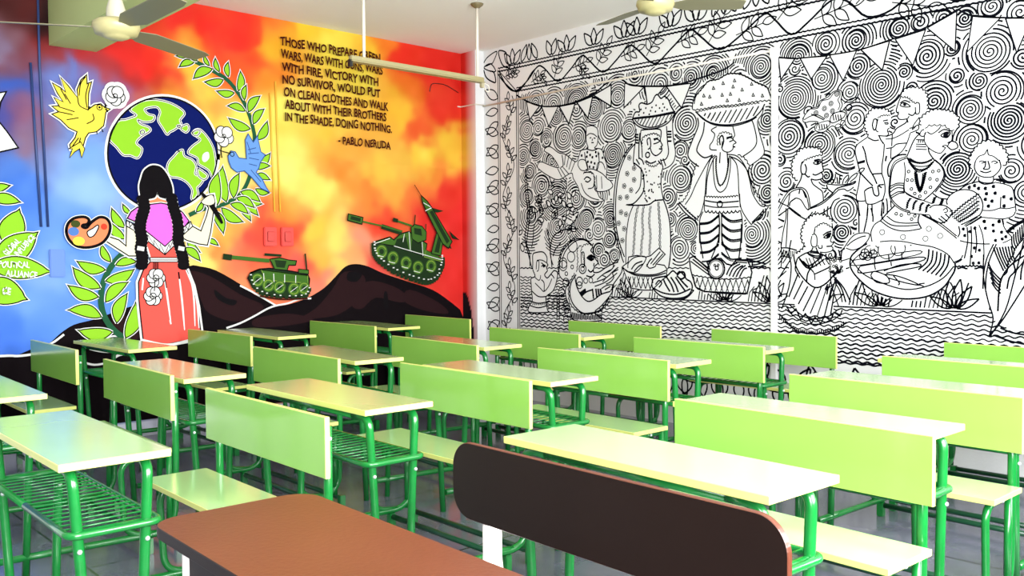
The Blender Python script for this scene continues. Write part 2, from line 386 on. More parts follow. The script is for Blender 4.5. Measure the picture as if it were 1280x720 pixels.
# mountains
A.begin()
d = [(-272, 464), (-150, 456), (-70, 450), (0, 446), (18, 445), (38, 437), (60, 430), (75, 417), (92, 406), (115, 400), (130, 395), (150, 387), (175, 378), (200, 352), (235, 333), (250, 333), (270, 338), (300, 355), (318, 368), (337, 376), (345, 382), (362, 380), (385, 372), (405, 360), (420, 345), (432, 333), (445, 330), (460, 333), (480, 342), (510, 352), (540, 362), (560, 375), (575, 387)]
top = A.m(catmull(d, .34)); end = (-.2232, hmap(HA, 584, 396)[1])
A.poly(top + [end, (-.2232, .118), (top[0][0], .118)], MTN)
for pts in ([235, 340, 262, 345, 300, 368, 330, 384, 300, 402, 262, 392, 250, 372], [430, 340, 455, 345, 452, 370, 425, 392, 395, 398, 372, 400, 395, 385, 415, 362], [458, 352, 492, 358, 510, 372, 500, 378, 470, 372, 452, 386, 440, 380], [512, 362, 548, 378, 560, 392, 530, 388, 505, 376], [320, 398, 360, 392, 392, 400, 350, 408, 318, 408], [140, 400, 172, 396, 178, 420, 150, 425]):
    P_(D1, pts, MTN2)
for pts in ([268, 362, 282, 372, 296, 376, 290, 382, 272, 374], [436, 340, 452, 342, 446, 352, 434, 350], [480, 366, 484, 366, 485, 384, 480, 384]): P_(D1, pts, BLK)
S_(D1, [300, 357, 312, 363, 328, 372, 345, 382], .014, WHT); S_(D1, [283, 410, 300, 404, 318, 395, 334, 386, 345, 382, 360, 379, 374, 374, 389, 373], .014, WHT)
S_(D1, [-100, 452, 0, 445, 22, 445, 40, 443], .016, WHT); S_(D1, [58, 432, 68, 427, 80, 418], .014, WHT)
S_(D1, [112, 436, 124, 439, 138, 440], .014, WHT); S_(D1, [104, 453, 118, 456, 132, 454], .014, WHT); S_(D1, [141, 449, 148, 444, 158, 442], .018, WHT); S_(D1, [128, 424, 142, 420, 160, 422], .012, WHT)
A.close('painted_mountains', 'black painted mountain range along the foot of the mural')
# globe
A.begin()
c = [(203 + 68.5 * math.cos(t), 192 + 70.5 * math.sin(t)) for t in np.linspace(0, 2 * PI, 60, endpoint=False)]
Q = A.m(c); A.ribbon(Q + Q[:2], .045, WHT); A.poly(Q, NAVY)
def GP(pts, v=a1): P_(v, pts, LEAF, True, WHT, None, .016); d = flat(v, pts); Q = A.m(catmull(d, .25, True)); A.ribbon(Q + Q[:2], .006, BLK)
GP([548, 700, 556, 655, 590, 605, 625, 598, 655, 588, 680, 575, 650, 548, 690, 515, 735, 500, 790, 500, 850, 515, 905, 545, 922, 570, 900, 600, 905, 622, 870, 650, 850, 660, 834, 672, 812, 640, 790, 600, 800, 560, 780, 535, 725, 545, 740, 570, 772, 580, 762, 605, 720, 610, 690, 600, 702, 620, 742, 635, 750, 655, 705, 685, 682, 715, 710, 745, 690, 790, 650, 778, 615, 775, 580, 735])
GP([902, 640, 935, 622, 944, 645, 928, 662]); GP([700, 660, 715, 650, 722, 664, 706, 672])
GP([968, 15, 1000, 8, 1040, 50, 1066, 100, 1076, 150, 1078, 190, 1062, 245, 1040, 210, 992, 180, 985, 150, 940, 125, 960, 92, 1000, 60, 978, 40], a2)
GP([890, 118, 913, 110, 922, 140, 960, 158, 980, 190, 975, 230, 1000, 240, 1018, 255, 1000, 285, 985, 300, 990, 330, 968, 358, 956, 350, 960, 310, 930, 270, 890, 250, 850, 243, 834, 210, 842, 172, 870, 140], a2)
GP([988, 202, 1018, 220, 1038, 240, 1020, 258, 992, 240], a2); P_(a2, [1015, 130, 1040, 120, 1045, 150, 1025, 170, 1010, 160], WHT)
GP([960, 665, 985, 650, 1000, 660, 980, 680]); GP([885, 630, 900, 626, 896, 640])
A.ribbon(Q + Q[:2], .012, BLK)
A.close('painted_globe', 'round navy and lime green globe in the mural')
# vine of the right and of the lower left
A.begin()
S_(D1, [231, 72, 250, 80, 270, 91, 285, 101, 300, 120, 310, 140, 316, 160, 318, 175, 316, 200, 312, 220, 305, 236, 295, 247, 275, 257, 252, 262, 236, 269], .032, STEM)
for t in ((925, 290, 880, 280), (970, 310, 895, 335), (985, 305, 940, 255), (1045, 330, 1020, 275), (1095, 360, 1075, 290), (1140, 385, 1140, 310), (1060, 345, 965, 395), (1115, 400, 1020, 410), (1170, 465, 1080, 455), (1190, 455, 1200, 355), (1220, 500, 1230, 425), (1225, 555, 1135, 530), (1250, 645, 1140, 590), (1240, 560, 1300, 480), (1265, 620, 1320, 545), (1285, 700, 1335, 605)): leaf(a1, *t)
for t in ((75, 190, 150, 125), (75, 205, 150, 190), (70, 240, 150, 260), (75, 305, 145, 325), (10, 340, 110, 380), (0, 372, 90, 440), (-5, 400, 52, 466)): leaf(a5, *t)
for t in ((1130, 370, 1112, 190), (1165, 350, 1195, 225), (1085, 385, 1090, 220), (1105, 400, 1215, 470), (1060, 410, 1115, 530), (980, 420, 1012, 362), (935, 560, 1000, 622), (915, 600, 1000, 666), (1030, 560, 1090, 588), (1200, 320, 1300, 370), (1180, 350, 1270, 400), (1150, 380, 1240, 430)): leaf(a2, *t)
A.close('painted_vine', 'leafy vine curling up the right side of the globe')
A.begin()
S_(a3, [620, 60, 575, 105, 535, 165, 510, 230, 502, 300, 515, 370, 545, 425, 590, 470, 645, 500], .04, STEM)
for t in ((525, 150, 380, 105), (500, 240, 360, 135), (490, 285, 335, 225), (505, 385, 335, 350), (560, 460, 385, 450), (550, 110, 505, 20), (575, 125, 685, 110), (525, 205, 670, 145), (525, 310, 640, 210), (580, 415, 635, 265), (625, 490, 675, 310)): leaf(a3, *t)
for t in ((620, 500, 555, 400), (650, 430, 610, 380), (622, 555, 540, 465)): leaf(a2, *t)
A.close('painted_plant', 'curved leafy plant rising left of the girl in the mural')
A.begin()
leaf(a2, 18, 580, 95, 405, .30, .03); leaf(a2, -30, 660, 188, 520, .26, .03); leaf(a3, -60, 130, 258, 160, .19, .02); leaf(a3, -90, 210, 135, 298, .30, .02); leaf(a2, -60, 320, 50, 288, .2, .05); leaf(a2, -50, 350, 102, 372, .2, .05)
A.close('painted_slogan_leaves', 'bright green leaves with white words in the mural')
# doves
A.begin()
P_(a1, [438, 548, 470, 525, 500, 520, 520, 538, 548, 546, 526, 562, 522, 590, 515, 630, 480, 660, 440, 666, 424, 690, 410, 740, 380, 735, 350, 745, 345, 725, 372, 690, 382, 660, 340, 640, 300, 600, 256, 572, 290, 560, 256, 532, 292, 530, 266, 488, 312, 510, 285, 470, 258, 415, 300, 440, 325, 462, 300, 388, 340, 432, 385, 490, 382, 450, 402, 400, 430, 375, 432, 420, 455, 410, 440, 470], YEL, False, BLK, .024, .008)
for q in ([300, 445, 330, 500], [320, 470, 350, 520], [392, 480, 400, 420, 425, 385], [440, 420, 425, 480, 432, 540], [290, 535, 370, 560], [290, 560, 360, 575], [330, 600, 390, 590], [400, 690, 385, 740], [350, 745, 390, 690], [385, 490, 395, 530, 440, 552], [430, 620, 465, 600, 460, 570], [480, 655, 482, 672], [505, 645, 512, 662]): S_(a1, q, .007, BLK)
ring(a1, 494, 538, .018, .006, BLK); disc(a1, 494, 538, .008, BLK); S_(a1, [522, 545, 535, 560, 528, 545], .008, BLK)
for q in ([340, 745, 400, 710, 420, 745, 405, 790, 395, 745, 370, 760, 345, 790, 358, 745],): P_(a1, q, YEL, False, BLK, None, .006)
S_(a1, [522, 542, 530, 510, 552, 490], .014, BLK)
for k in range(6): disc(a1, 575 + 24 * math.cos(k * 1.047), 478 + 26 * math.sin(k * 1.047), .062, WHT)
for k in range(5): disc(a1, 573 + 20 * math.cos(k * 1.257 + .3), 480 + 22 * math.sin(k * 1.257 + .3), .044, BLK); disc(a1, 573 + 20 * math.cos(k * 1.257 + .3), 480 + 22 * math.sin(k * 1.257 + .3), .037, WHT)
ring(a1, 573, 480, .014, .007, BLK)
A.close('painted_yellow_dove', 'yellow dove carrying a white flower in the mural')
A.begin()
P_(a2, [1135, 140, 1150, 115, 1172, 120, 1190, 150, 1228, 155, 1222, 60, 1236, 30, 1262, 72, 1282, 40, 1300, 120, 1322, 135, 1296, 175, 1290, 200, 1276, 222, 1306, 256, 1326, 296, 1344, 322, 1300, 302, 1256, 250, 1218, 215, 1180, 222, 1152, 200, 1140, 170], BLUEB, False, pm((50, 80, 150)), None, .007)
for q in ([1235, 110, 1275, 100], [1235, 130, 1290, 125], [1240, 150, 1290, 160], [1240, 180, 1280, 190], [1250, 210, 1300, 270], [1230, 70, 1250, 130]): S_(a2, q, .006, pm((50, 80, 150)))
ring(a2, 1156, 132, .016, .006, BLK); S_(a2, [1140, 126, 1110, 118, 1085, 108], .007, BLK); S_(a2, [1105, 150, 1100, 110, 1112, 70], .009, BLK)
for k in range(5): disc(a2, 1115 + 24 * math.cos(k * 1.257 + .4), 42 + 26 * math.sin(k * 1.257 + .4), .046, BLK); disc(a2, 1115 + 24 * math.cos(k * 1.257 + .4), 42 + 26 * math.sin(k * 1.257 + .4), .039, WHT)
ring(a2, 1115, 42, .014, .007, BLK)
A.close('painted_blue_bird', 'small blue bird with a white flower right of the globe')
A.begin(); P_(D1, [-40, 120, -5, 117, 7, 115, 0, 128, -4, 150, 8, 165, 22, 185, 0, 190, -20, 196, -50, 190], WHT, False, BLK, None, .01); A.close('painted_white_dove', 'white dove wing at the left edge of the mural')
# girl
A.begin()
P_(a2, [628, 490, 700, 520, 700, 560, 690, 640, 640, 640, 590, 608, 520, 562, 530, 540, 590, 560, 626, 590], SKIN, False, BLK, .03, .009)
P_(a2, [900, 545, 955, 490, 1000, 515, 1028, 440, 1038, 400, 1018, 370, 1030, 340, 1062, 335, 1070, 372, 1058, 450, 1048, 520, 1032, 586, 990, 580, 930, 562], SKIN, False, BLK, .03, .009)
P_(a2, [715, 550, 820, 600, 888, 560, 884, 655, 748, 655, 735, 610], CORAL, False, WHT)
P_(a3, [748, 108, 888, 108, 928, 150, 960, 230, 982, 330, 998, 448, 940, 500, 830, 520, 712, 505, 700, 400, 690, 300, 688, 210, 712, 150], CORAL, False, BLK, .04, .010)
S_(a3, [706, 500, 830, 524, 945, 500], .02, WHT)
for q in ([815, 180, 830, 270, 850, 420], [888, 160, 905, 300, 918, 450], [940, 170, 962, 260, 970, 430], [925, 150, 975, 280, 990, 440], [712, 190, 706, 250], [845, 400, 850, 420]): S_(a3, q, .014, WHT, taper=True)
S_(a3, [820, 190, 828, 240], .008, BLK); S_(a3, [888, 160, 892, 195], .012, BLK)
P_(a2, [735, 385, 745, 350, 790, 325, 860, 350, 872, 388], SALM, False, BLK, None, .007)
P_(a2, [632, 452, 650, 420, 680, 398, 735, 384, 800, 376, 872, 390, 910, 425, 940, 466, 905, 510, 882, 535, 820, 592, 740, 535, 700, 480], PINK, False, BLK, .02, .009)
P_(a2, [705, 500, 820, 592, 885, 530, 888, 566, 820, 634, 708, 545], WHT, False, BLK, None, .008)
P_(a2, [628, 462, 700, 500, 700, 532, 626, 490], WHT, False, BLK, None, .008); P_(a2, [948, 468, 958, 492, 905, 540, 896, 510], WHT, False, BLK, None, .008)
S_(a2, [712, 520, 735, 560, 735, 535, 765, 585, 765, 560, 795, 610, 795, 580, 820, 630, 840, 582, 845, 600, 862, 556, 872, 575, 884, 540], .007, BLK, False)
S_(a2, [640, 470, 645, 495, 660, 478, 668, 510, 682, 490, 690, 520], .007, BLK, False); S_(a2, [945, 475, 935, 510, 925, 492, 915, 528, 908, 505], .007, BLK, False)
P_(a2, [745, 648, 890, 648, 892, 670, 745, 670], WHT, False, BLK, None, .007); S_(a2, [745, 660, 890, 660], .006, BLK)
for k in range(5): S_(a3, [762 + 6 * k, 108, 762 + 6 * k, 165 + 10 * (k % 2)], .006, BLK)
for fx, fy in ((775, 190), (760, 280)):
    for k in range(6): disc(a3, fx + 22 * math.cos(k * 1.047), fy + 24 * math.sin(k * 1.047), .040, BLK); disc(a3, fx + 22 * math.cos(k * 1.047), fy + 24 * math.sin(k * 1.047), .033, WHT)
    ring(a3, fx, fy, .022, .007, BLK)
S_(a3, [770, 200, 766, 255], .008, BLK)
P_(a2, [705, 368, 690, 300, 700, 250, 715, 212, 750, 188, 792, 192, 822, 220, 845, 262, 858, 310, 852, 365, 820, 355, 790, 345, 780, 322, 770, 348, 735, 358], BLK, True, None, .02)
for br in ([708, 355, 716, 400, 702, 450, 694, 500, 704, 555, 698, 605, 706, 650, 702, 690], [850, 345, 862, 400, 878, 450, 886, 510, 884, 560, 896, 605, 908, 650, 912, 690]):
    d = catmull(flat(a2, br), .12)
    Q = A.m(d); A.ribbon(Q, .085, WHT); A.ribbon(Q, .066, BLK)
    for k in range(0, len(Q), 3): cx, cy = Q[k]; A.poly([(cx + .046 * math.cos(2 * PI * j / 10), cy + .03 * math.sin(2 * PI * j / 10)) for j in range(10)], BLK)
S_(a2, [680, 600, 715, 606], .03, WHT); S_(a2, [885, 600, 915, 606], .03, WHT)
S_(a2, [998, 322, 1040, 372, 1075, 425, 1105, 478], .04, BLK, taper=True)
P_(a2, [1000, 370, 1025, 345, 1055, 335, 1068, 372, 1045, 388, 1020, 385], SKIN, True, BLK, None, .006)
A.close('painted_girl', 'girl with two long black braids, pink blouse and coral skirt')
A.begin()
P_(a2, [326, 520, 334, 480, 365, 452, 412, 445, 438, 458, 432, 480, 408, 486, 408, 496, 428, 498, 448, 475, 490, 447, 528, 455, 545, 490, 535, 538, 500, 578, 440, 597, 382, 592, 342, 562], SALM, True, BLK, .03, .02)
P_(a2, [430, 520, 458, 502, 482, 486, 486, 500, 464, 538, 440, 545], WHT, True, BLK, None, .008)
disc(a2, 372, 480, .026, pm((70, 80, 40)), ex=1.2); disc(a2, 362, 518, .030, pm((90, 130, 200)), ex=1.2); disc(a2, 388, 566, .030, YEL, ex=1.3); disc(a2, 514, 494, .022, pm((236, 70, 50)))
A.close('painted_palette', 'orange artist palette held out by the girl')
# tanks
A.begin()
P_(a6, [45, 165, 90, 146, 140, 142, 250, 156, 330, 172, 340, 195, 335, 245, 318, 278, 270, 288, 180, 285, 100, 268, 52, 228, 32, 190], DKOL, False, BLK, None, .012)
P_(a6, [100, 150, 330, 178, 332, 215, 120, 200], OLIVE, False, LOL, None, .006)
P_(a6, [140, 96, 190, 88, 235, 100, 275, 104, 270, 126, 236, 126, 228, 152, 165, 146, 150, 112], OLIVE, False, BLK, None, .008); P_(a6, [165, 100, 225, 105, 215, 140, 175, 135], DKOL, False)
S_(D1, [277, 320.5, 335, 326], .03, OLIVE, False); S_(D1, [277, 320.5, 288, 322], .045, DKOL, False); S_(a6, [115, 72, 200, 78], .02, DKOL, False); S_(a6, [318, 68, 328, 170], .014, DKOL, False); P_(a6, [285, 145, 335, 150, 335, 170, 285, 165], OLIVE, False, BLK, None, .006)
for x, y in ((80, 200), (135, 225), (190, 235), (262, 245), (312, 240)): disc(a6, x, y, .055, OLIVE); ring(a6, x, y, .04, .008, LOL); disc(a6, x, y, .02, DKOL); S_(a6, [x - 18, y + 15, x + 18, y - 12], .004, WHT)
for q in ([110, 165, 112, 205], [160, 168, 162, 210], [215, 172, 215, 212], [270, 178, 270, 214]): S_(a6, q, .006, WHT)
d = catmull(flat(a6, [45, 180, 60, 232, 105, 270, 180, 287, 270, 290, 322, 280, 340, 245]), .16); Q = A.m(d)
for q in Q[::2]: A.poly([(q[0] - .014, q[1] - .014), (q[0] + .014, q[1] - .014), (q[0] + .014, q[1] + .012), (q[0] - .014, q[1] + .012)], DKOL)
for q in A.m([(x, y - 3) for x, y in d])[1::3]: A.poly([(q[0] - .008, q[1] - .004), (q[0] + .008, q[1] - .004), (q[0] + .008, q[1] + .004), (q[0] - .008, q[1] + .004)], WHT)
S_(a6, [90, 280, 200, 296, 330, 292], .012, INKR)
A.close('painted_tank', 'small green tank on the dark slope, cannon to the left')
A.begin()
P_(a5, [652, 590, 672, 568, 760, 588, 1000, 658, 1002, 690, 975, 745, 925, 772, 850, 755, 760, 718, 690, 668], DKOL, False, BLK, None, .012)
P_(a5, [655, 572, 740, 545, 760, 560, 792, 530, 835, 518, 900, 562, 925, 580, 915, 640, 760, 590], OLIVE, False, BLK, None, .010)
P_(a5, [775, 555, 820, 545, 835, 610, 762, 590], DKOL, False); P_(a5, [850, 560, 900, 575, 905, 628, 845, 612], DKOL, False); P_(a5, [920, 610, 1000, 650, 1000, 668, 912, 645], OLIVE, False, LOL, None, .005)
for q in ([760, 590, 1000, 660], [660, 580, 740, 552], [835, 520, 842, 610], [812, 530, 805, 570], [900, 565, 905, 640]): S_(a5, q, .006, WHT, False)
P_(a5, [532, 430, 606, 448, 600, 482, 528, 462], OLIVE, False, BLK, None, .008); P_(a5, [545, 440, 595, 452, 592, 470, 542, 458], DKOL, False)
S_(a5, [604, 468, 700, 490], .014, OLIVE, False); S_(a5, [698, 492, 800, 525], .042, DKOL, False); S_(a5, [698, 488, 800, 518], .014, OLIVE, False)
P_(a5, [845, 500, 862, 482, 900, 492, 922, 520, 920, 560, 880, 575, 850, 555], OLIVE, False, BLK, None, .008); P_(a5, [860, 500, 895, 505, 900, 540, 862, 530], DKOL, False)
S_(a5, [765, 462, 850, 490], .018, OLIVE, False); S_(a5, [755, 458, 780, 465], .034, DKOL, False); S_(a5, [866, 435, 862, 485], .012, DKOL, False); S_(a5, [920, 480, 918, 520], .010, DKOL, False)
for x, y in ((698, 618), (755, 650), (820, 675), (880, 697), (945, 690)): disc(a5, x, y, .062, OLIVE); ring(a5, x, y, .046, .009, LOL); disc(a5, x, y, .024, DKOL); S_(a5, [x - 22, y + 18, x + 10, y + 26], .005, WHT)
d = catmull(flat(a5, [655, 585, 660, 630, 690, 672, 760, 722, 850, 758, 925, 775, 975, 748, 1003, 690, 1005, 655]), .11); Q = A.m(d)
for q in Q[::2]: A.poly([(q[0] - .018, q[1] - .018), (q[0] + .018, q[1] - .018), (q[0] + .018, q[1] + .016), (q[0] - .018, q[1] + .016)], DKOL)
for q in A.m([(x + (-1.5 if x > 545 else 1.5), y - 4.5) for x, y in d])[1::3]: A.poly([(q[0] - .010, q[1] - .005), (q[0] + .010, q[1] - .005), (q[0] + .010, q[1] + .005), (q[0] - .010, q[1] + .005)], WHT)
P_(a5, [972, 520, 1005, 545, 992, 640, 944, 628], OLIVE, False, BLK, None, .008); P_(a5, [980, 540, 995, 550, 982, 625, 960, 620], DKOL, False)
A.close('painted_missile_tank', 'large green tank with missile launcher in the red part of the mural')
A.begin()
P_(a5, [942, 398, 1006, 416, 975, 424, 955, 420], DKOL, False); P_(a5, [1035, 518, 1082, 560, 1050, 550], DKOL, False, BLK, None, .006); P_(a5, [1018, 590, 1046, 606, 1036, 575], DKOL, False)
P_(a5, [893, 338, 925, 368, 946, 398, 1048, 568, 1030, 602, 1000, 578, 920, 418, 900, 372], OLIVE, False, BLK, None, .010); P_(a5, [935, 420, 950, 412, 1035, 565, 1022, 580], DKOL, False)
S_(a5, [860, 285, 893, 338], .006, BLK, False); S_(a5, [905, 375, 940, 395], .006, WHT); S_(a5, [915, 415, 945, 400], .008, WHT)
A.close('painted_missile', 'green missile pointing up above the large tank')
# lettering: each line of the poem is set between two image points of its baseline
def text_on_wall(body, p0, p1, cap, mt, name='painted_lettering', extra=0, v=D1, label=None, wobble=True):
    cu = bpy.data.curves.new('lettering', 'FONT'); cu.body = body; cu.size = 1; cu.offset = .032; cu.resolution_u = 3
    o = bpy.data.objects.new('lettering', cu); COL.objects.link(o); dg = bpy.context.evaluated_depsgraph_get()
    me = bpy.data.meshes.new_from_object(o.evaluated_get(dg)); bpy.data.objects.remove(o)
    q0 = np.array(hmap(HA, v[0] + p0[0] / v[2], v[1] + p0[1] / v[2])); q1 = np.array(hmap(HA, v[0] + p1[0] / v[2], v[1] + p1[1] / v[2]))
    xs_ = [vv.co.x for vv in me.vertices]; x0, x1 = min(xs_), max(xs_); capz = .70
    L = np.hypot(*(q1 - q0)); d = (q1 - q0) / L; n_ = np.array([-d[1], d[0]]); A.n += 1
    for vv in me.vertices:
        t = (vv.co.x - x0) / (x1 - x0); jz = 1 + .06 * math.sin(t * 47 + len(body)) if wobble else 1
        p = q0 + d * t * L + n_ * (vv.co.y / capz * cap * jz + .005 * math.sin(t * 31)); vv.co = (.0008 + .00006 * A.n, p[0], p[1])
    me.materials.append(mt)
    return me
def join_text(name, meshes, label):
    bm = bmesh.new()
    for me in meshes: bm.from_mesh(me)
    mt = meshes[0].materials[0]
    return obj(name, bm, mt, wall_left, label=label)
lines = [("THOSE WHO PREPARE GREEN", (190, 229), (690, 313)), ("WARS, WARS WITH GUNS, WARS", (193, 293), (702, 374)), ("WITH FIRE, VICTORY WITH", (198, 357), (680, 431)), ("NO SURVIVOR, WOULD PUT", (201, 420), (690, 488)), ("ON CLEAN CLOTHES AND WALK", (208, 484), (730, 555)), ("ABOUT WITH THEIR BROTHERS", (213, 546), (720, 606)), ("IN THE SHADE, DOING NOTHING.", (215, 607), (748, 665))]
ms = [text_on_wall(t, p, q, .067, INKR, v=a4) for t, p, q in lines] + [text_on_wall("- PABLO NERUDA", (480, 80), (742, 108), .062, INKR, v=a5)]
join_text('painted_poem', ms, 'dark brown hand lettered verse on yellow paint')
ms = [text_on_wall("GLOBAL", (28, 640), (98, 568), .036, WHT, v=a2), text_on_wall("INFLUENCE", (84, 642), (170, 548), .034, WHT, v=a2), text_on_wall("POLITICAL", (-15, 135), (140, 138), .038, WHT, v=a3), text_on_wall("ALLIANCE", (20, 180), (178, 188), .038, WHT, v=a3), text_on_wall("CE", (2, 267), (44, 272), .045, WHT, v=a3)]
join_text('painted_leaf_words', ms, 'white words lettered on the green leaves')
# ------------------------------------------------------------------ back wall line mural: strokes hidden behind figures are cut away
Bw = Wall(HB, lambda a, b, o: (a, -.12 - o, b), wall_back)
def sc(x): return 138. / (138 + (x - 620) * .128)                    # strokes get finer towards the right end of the wall
def scv(v, P): return sc(v[0] + P[0] / v[2])
STR = []; MASK = []; FIG = {}
LAY = [0]; CUR = ['']
def fig(name, label, layer=None):
    LAY[0] = len(FIG) + 1 if layer is None else layer; CUR[0] = len(FIG); FIG[CUR[0]] = (name, label)
def mB(v, P, smooth=True, closed=False, step=.25):
    d = flat(v, P)
    if smooth and len(d) > 2: d = catmull(d, step, closed)
    elif closed: d = d + d[:1]
    Q = [hmap(HB, x, y) for x, y in d]
    return Q + (Q[:1] if closed and smooth else [])
def mask(v, P, smooth=True): MASK.append((np.array(mB(v, P, smooth, True)), LAY[0]))
def rawS(Q, w): STR.append((CUR[0], LAY[0], [np.array(q) for q in Q], w))
def s(v, P, w=.012, smooth=True): rawS(mB(v, P, smooth), w * scv(v, P) * 1.06)
def M_(v, P, w=.012, smooth=True):                                   # outline that also hides what is behind it
    mask(v, P, smooth); rawS(mB(v, P, smooth, True), w * scv(v, P) * 1.06)
def circ(v, x, y, r, w=.008, n=14):
    k_ = sc(v[0] + x / v[2]); r *= k_ * .8; w *= k_ * .8
    cx, cy = hmap(HB, v[0] + x / v[2], v[1] + y / v[2]); rawS([(cx + r * math.cos(2 * PI * k / n), cy + r * math.sin(2 * PI * k / n)) for k in range(n + 1)], w)
def dot(v, x, y, r=.01): circ(v, x, y, r * .45, r * .9, 8)
def scallop(v, P, n, amp, w=.010, off=0.):
    """bumpy line along a path"""
    w *= scv(v, P); amp *= scv(v, P) * .62
    Q = np.array(mB(v, P)); d = np.r_[0, np.cumsum(np.hypot(*np.diff(Q, axis=0).T))]; T_ = np.linspace(0, d[-1], n * 6 + 1)
    X = np.interp(T_, d, Q[:, 0]); Z = np.interp(T_, d, Q[:, 1]); dx = np.gradient(X); dz = np.gradient(Z); l = np.hypot(dx, dz) + 1e-9
    h = off + amp * np.abs(np.sin(np.arange(len(T_)) / 6 * PI)); rawS(list(zip(X - dz / l * h, Z + dx / l * h)), w)
def wavy(v, P, n, amp, w=.010):
    w *= scv(v, P) * .8; amp *= scv(v, P) * .75
    Q = np.array(mB(v, P)); d = np.r_[0, np.cumsum(np.hypot(*np.diff(Q, axis=0).T))]; T_ = np.linspace(0, d[-1], n * 5 + 1)
    X = np.interp(T_, d, Q[:, 0]); Z = np.interp(T_, d, Q[:, 1]); dx = np.gradient(X); dz = np.gradient(Z); l = np.hypot(dx, dz) + 1e-9
    h = amp * np.sin(np.arange(len(T_)) / 5 * 2 * PI); rawS(list(zip(X - dz / l * h, Z + dx / l * h)), w)
def hatch(v, P, ang, gap, w=.010, jit=0.):
    """parallel lines in a crop-polygon; angle in the wall"""
    w *= scv(v, P) * .9; gap *= scv(v, P)
    Q = np.array(mB(v, P, False, True)); c, s_ = math.cos(ang), math.sin(ang); u_ = Q @ np.array([-s_, c]); t_ = Q @ np.array([c, s_])
    k = u_.min() + gap * .6
    while k < u_.max():
        T_ = np.arange(t_.min(), t_.max(), .008); X = T_ * c - k * s_; Z = T_ * s_ + k * c; ins = inside(Q, np.c_[X, Z]); i = 0
        while i < len(T_):
            if ins[i]:
                j = i
                while j + 1 < len(T_) and ins[j + 1]: j += 1
                if j - i > 1: m_ = (i + j) // 2; rawS([(X[i], Z[i]), (X[m_] + jit, Z[m_]), (X[j], Z[j])], w)
                i = j + 1
            else: i += 1
        k += gap
def almond(b, t, fat=.26, w=.010, vein=False, hide=False):
    b = np.array(b); t = np.array(t); d = t - b; nn = np.array([-d[1], d[0]]); up = []; dn = []
    for k in range(9):
        q = k / 8; a = math.sin(PI * q ** .8) * fat; up.append(b + d * q + nn * a); dn.append(b + d * q - nn * a)
    rawS(up, w); rawS(dn, w)
    if hide: MASK.append((np.array(up + dn[::-1]), LAY[0]))
    if vein: rawS([b, b + d * .8], w * .7)
def sprig(v, x, y, ang, L, n=5, w=.009):
    """little twig with almond leaves, ang in the wall, L in metres"""
    L *= 1.3; w = .0075; n = min(n, 5)
    b = np.array(hmap(HB, v[0] + x / v[2], v[1] + y / v[2])); e = b + L * np.array([math.cos(ang), math.sin(ang)]); rawS([b, e], w)
    almond(e, e + .5 * L * np.array([math.cos(ang), math.sin(ang)]), .24, w)
    for k in range(n - 1):
        q = b + (e - b) * (.25 + .7 * (k // 2) / max(1, (n - 1) // 2)); sg = 1 if k % 2 else -1; a = ang + sg * .9
        almond(q, q + .52 * L * np.array([math.cos(a), math.sin(a)]), .24, w)
def zline(x0, x1, z0, z1, w, amp=0., wl=.07, ph=0.):
    n = int(abs(x1 - x0) / .012) if amp else 1
    T_ = np.linspace(0, 1, max(2, n)); X = x0 + (x1 - x0) * T_; Z = z0 + (z1 - z0) * T_ + amp * np.sin(X / wl * 2 * PI + ph) ; rawS(list(zip(X, Z)), w)
c1 = crop(600, 0, 4); c2 = crop(600, 60, 7.111); c3 = crop(600, 160, 7.111); c4 = crop(600, 250, 7.111); c5 = crop(600, 320, 7.111)
c6 = crop(760, 80, 5.805); c7 = crop(760, 180, 5.805); c8 = crop(760, 280, 5.805)
d1 = crop(960, 0, 7.111); d2 = crop(1120, 0, 8); d3 = crop(960, 100, 8); d4 = crop(1100, 100, 7.111); d5 = crop(960, 180, 8); d6 = crop(1100, 180, 7.111); d7 = crop(960, 260, 8); d8 = crop(1100, 260, 7.111)
e1 = crop(900, 0, 3.368); e2 = crop(900, 300, 3.368); c0 = crop(700, 0, 4.923)
XR = 5.4                                                             # the mural runs on to here, past the edge of the picture
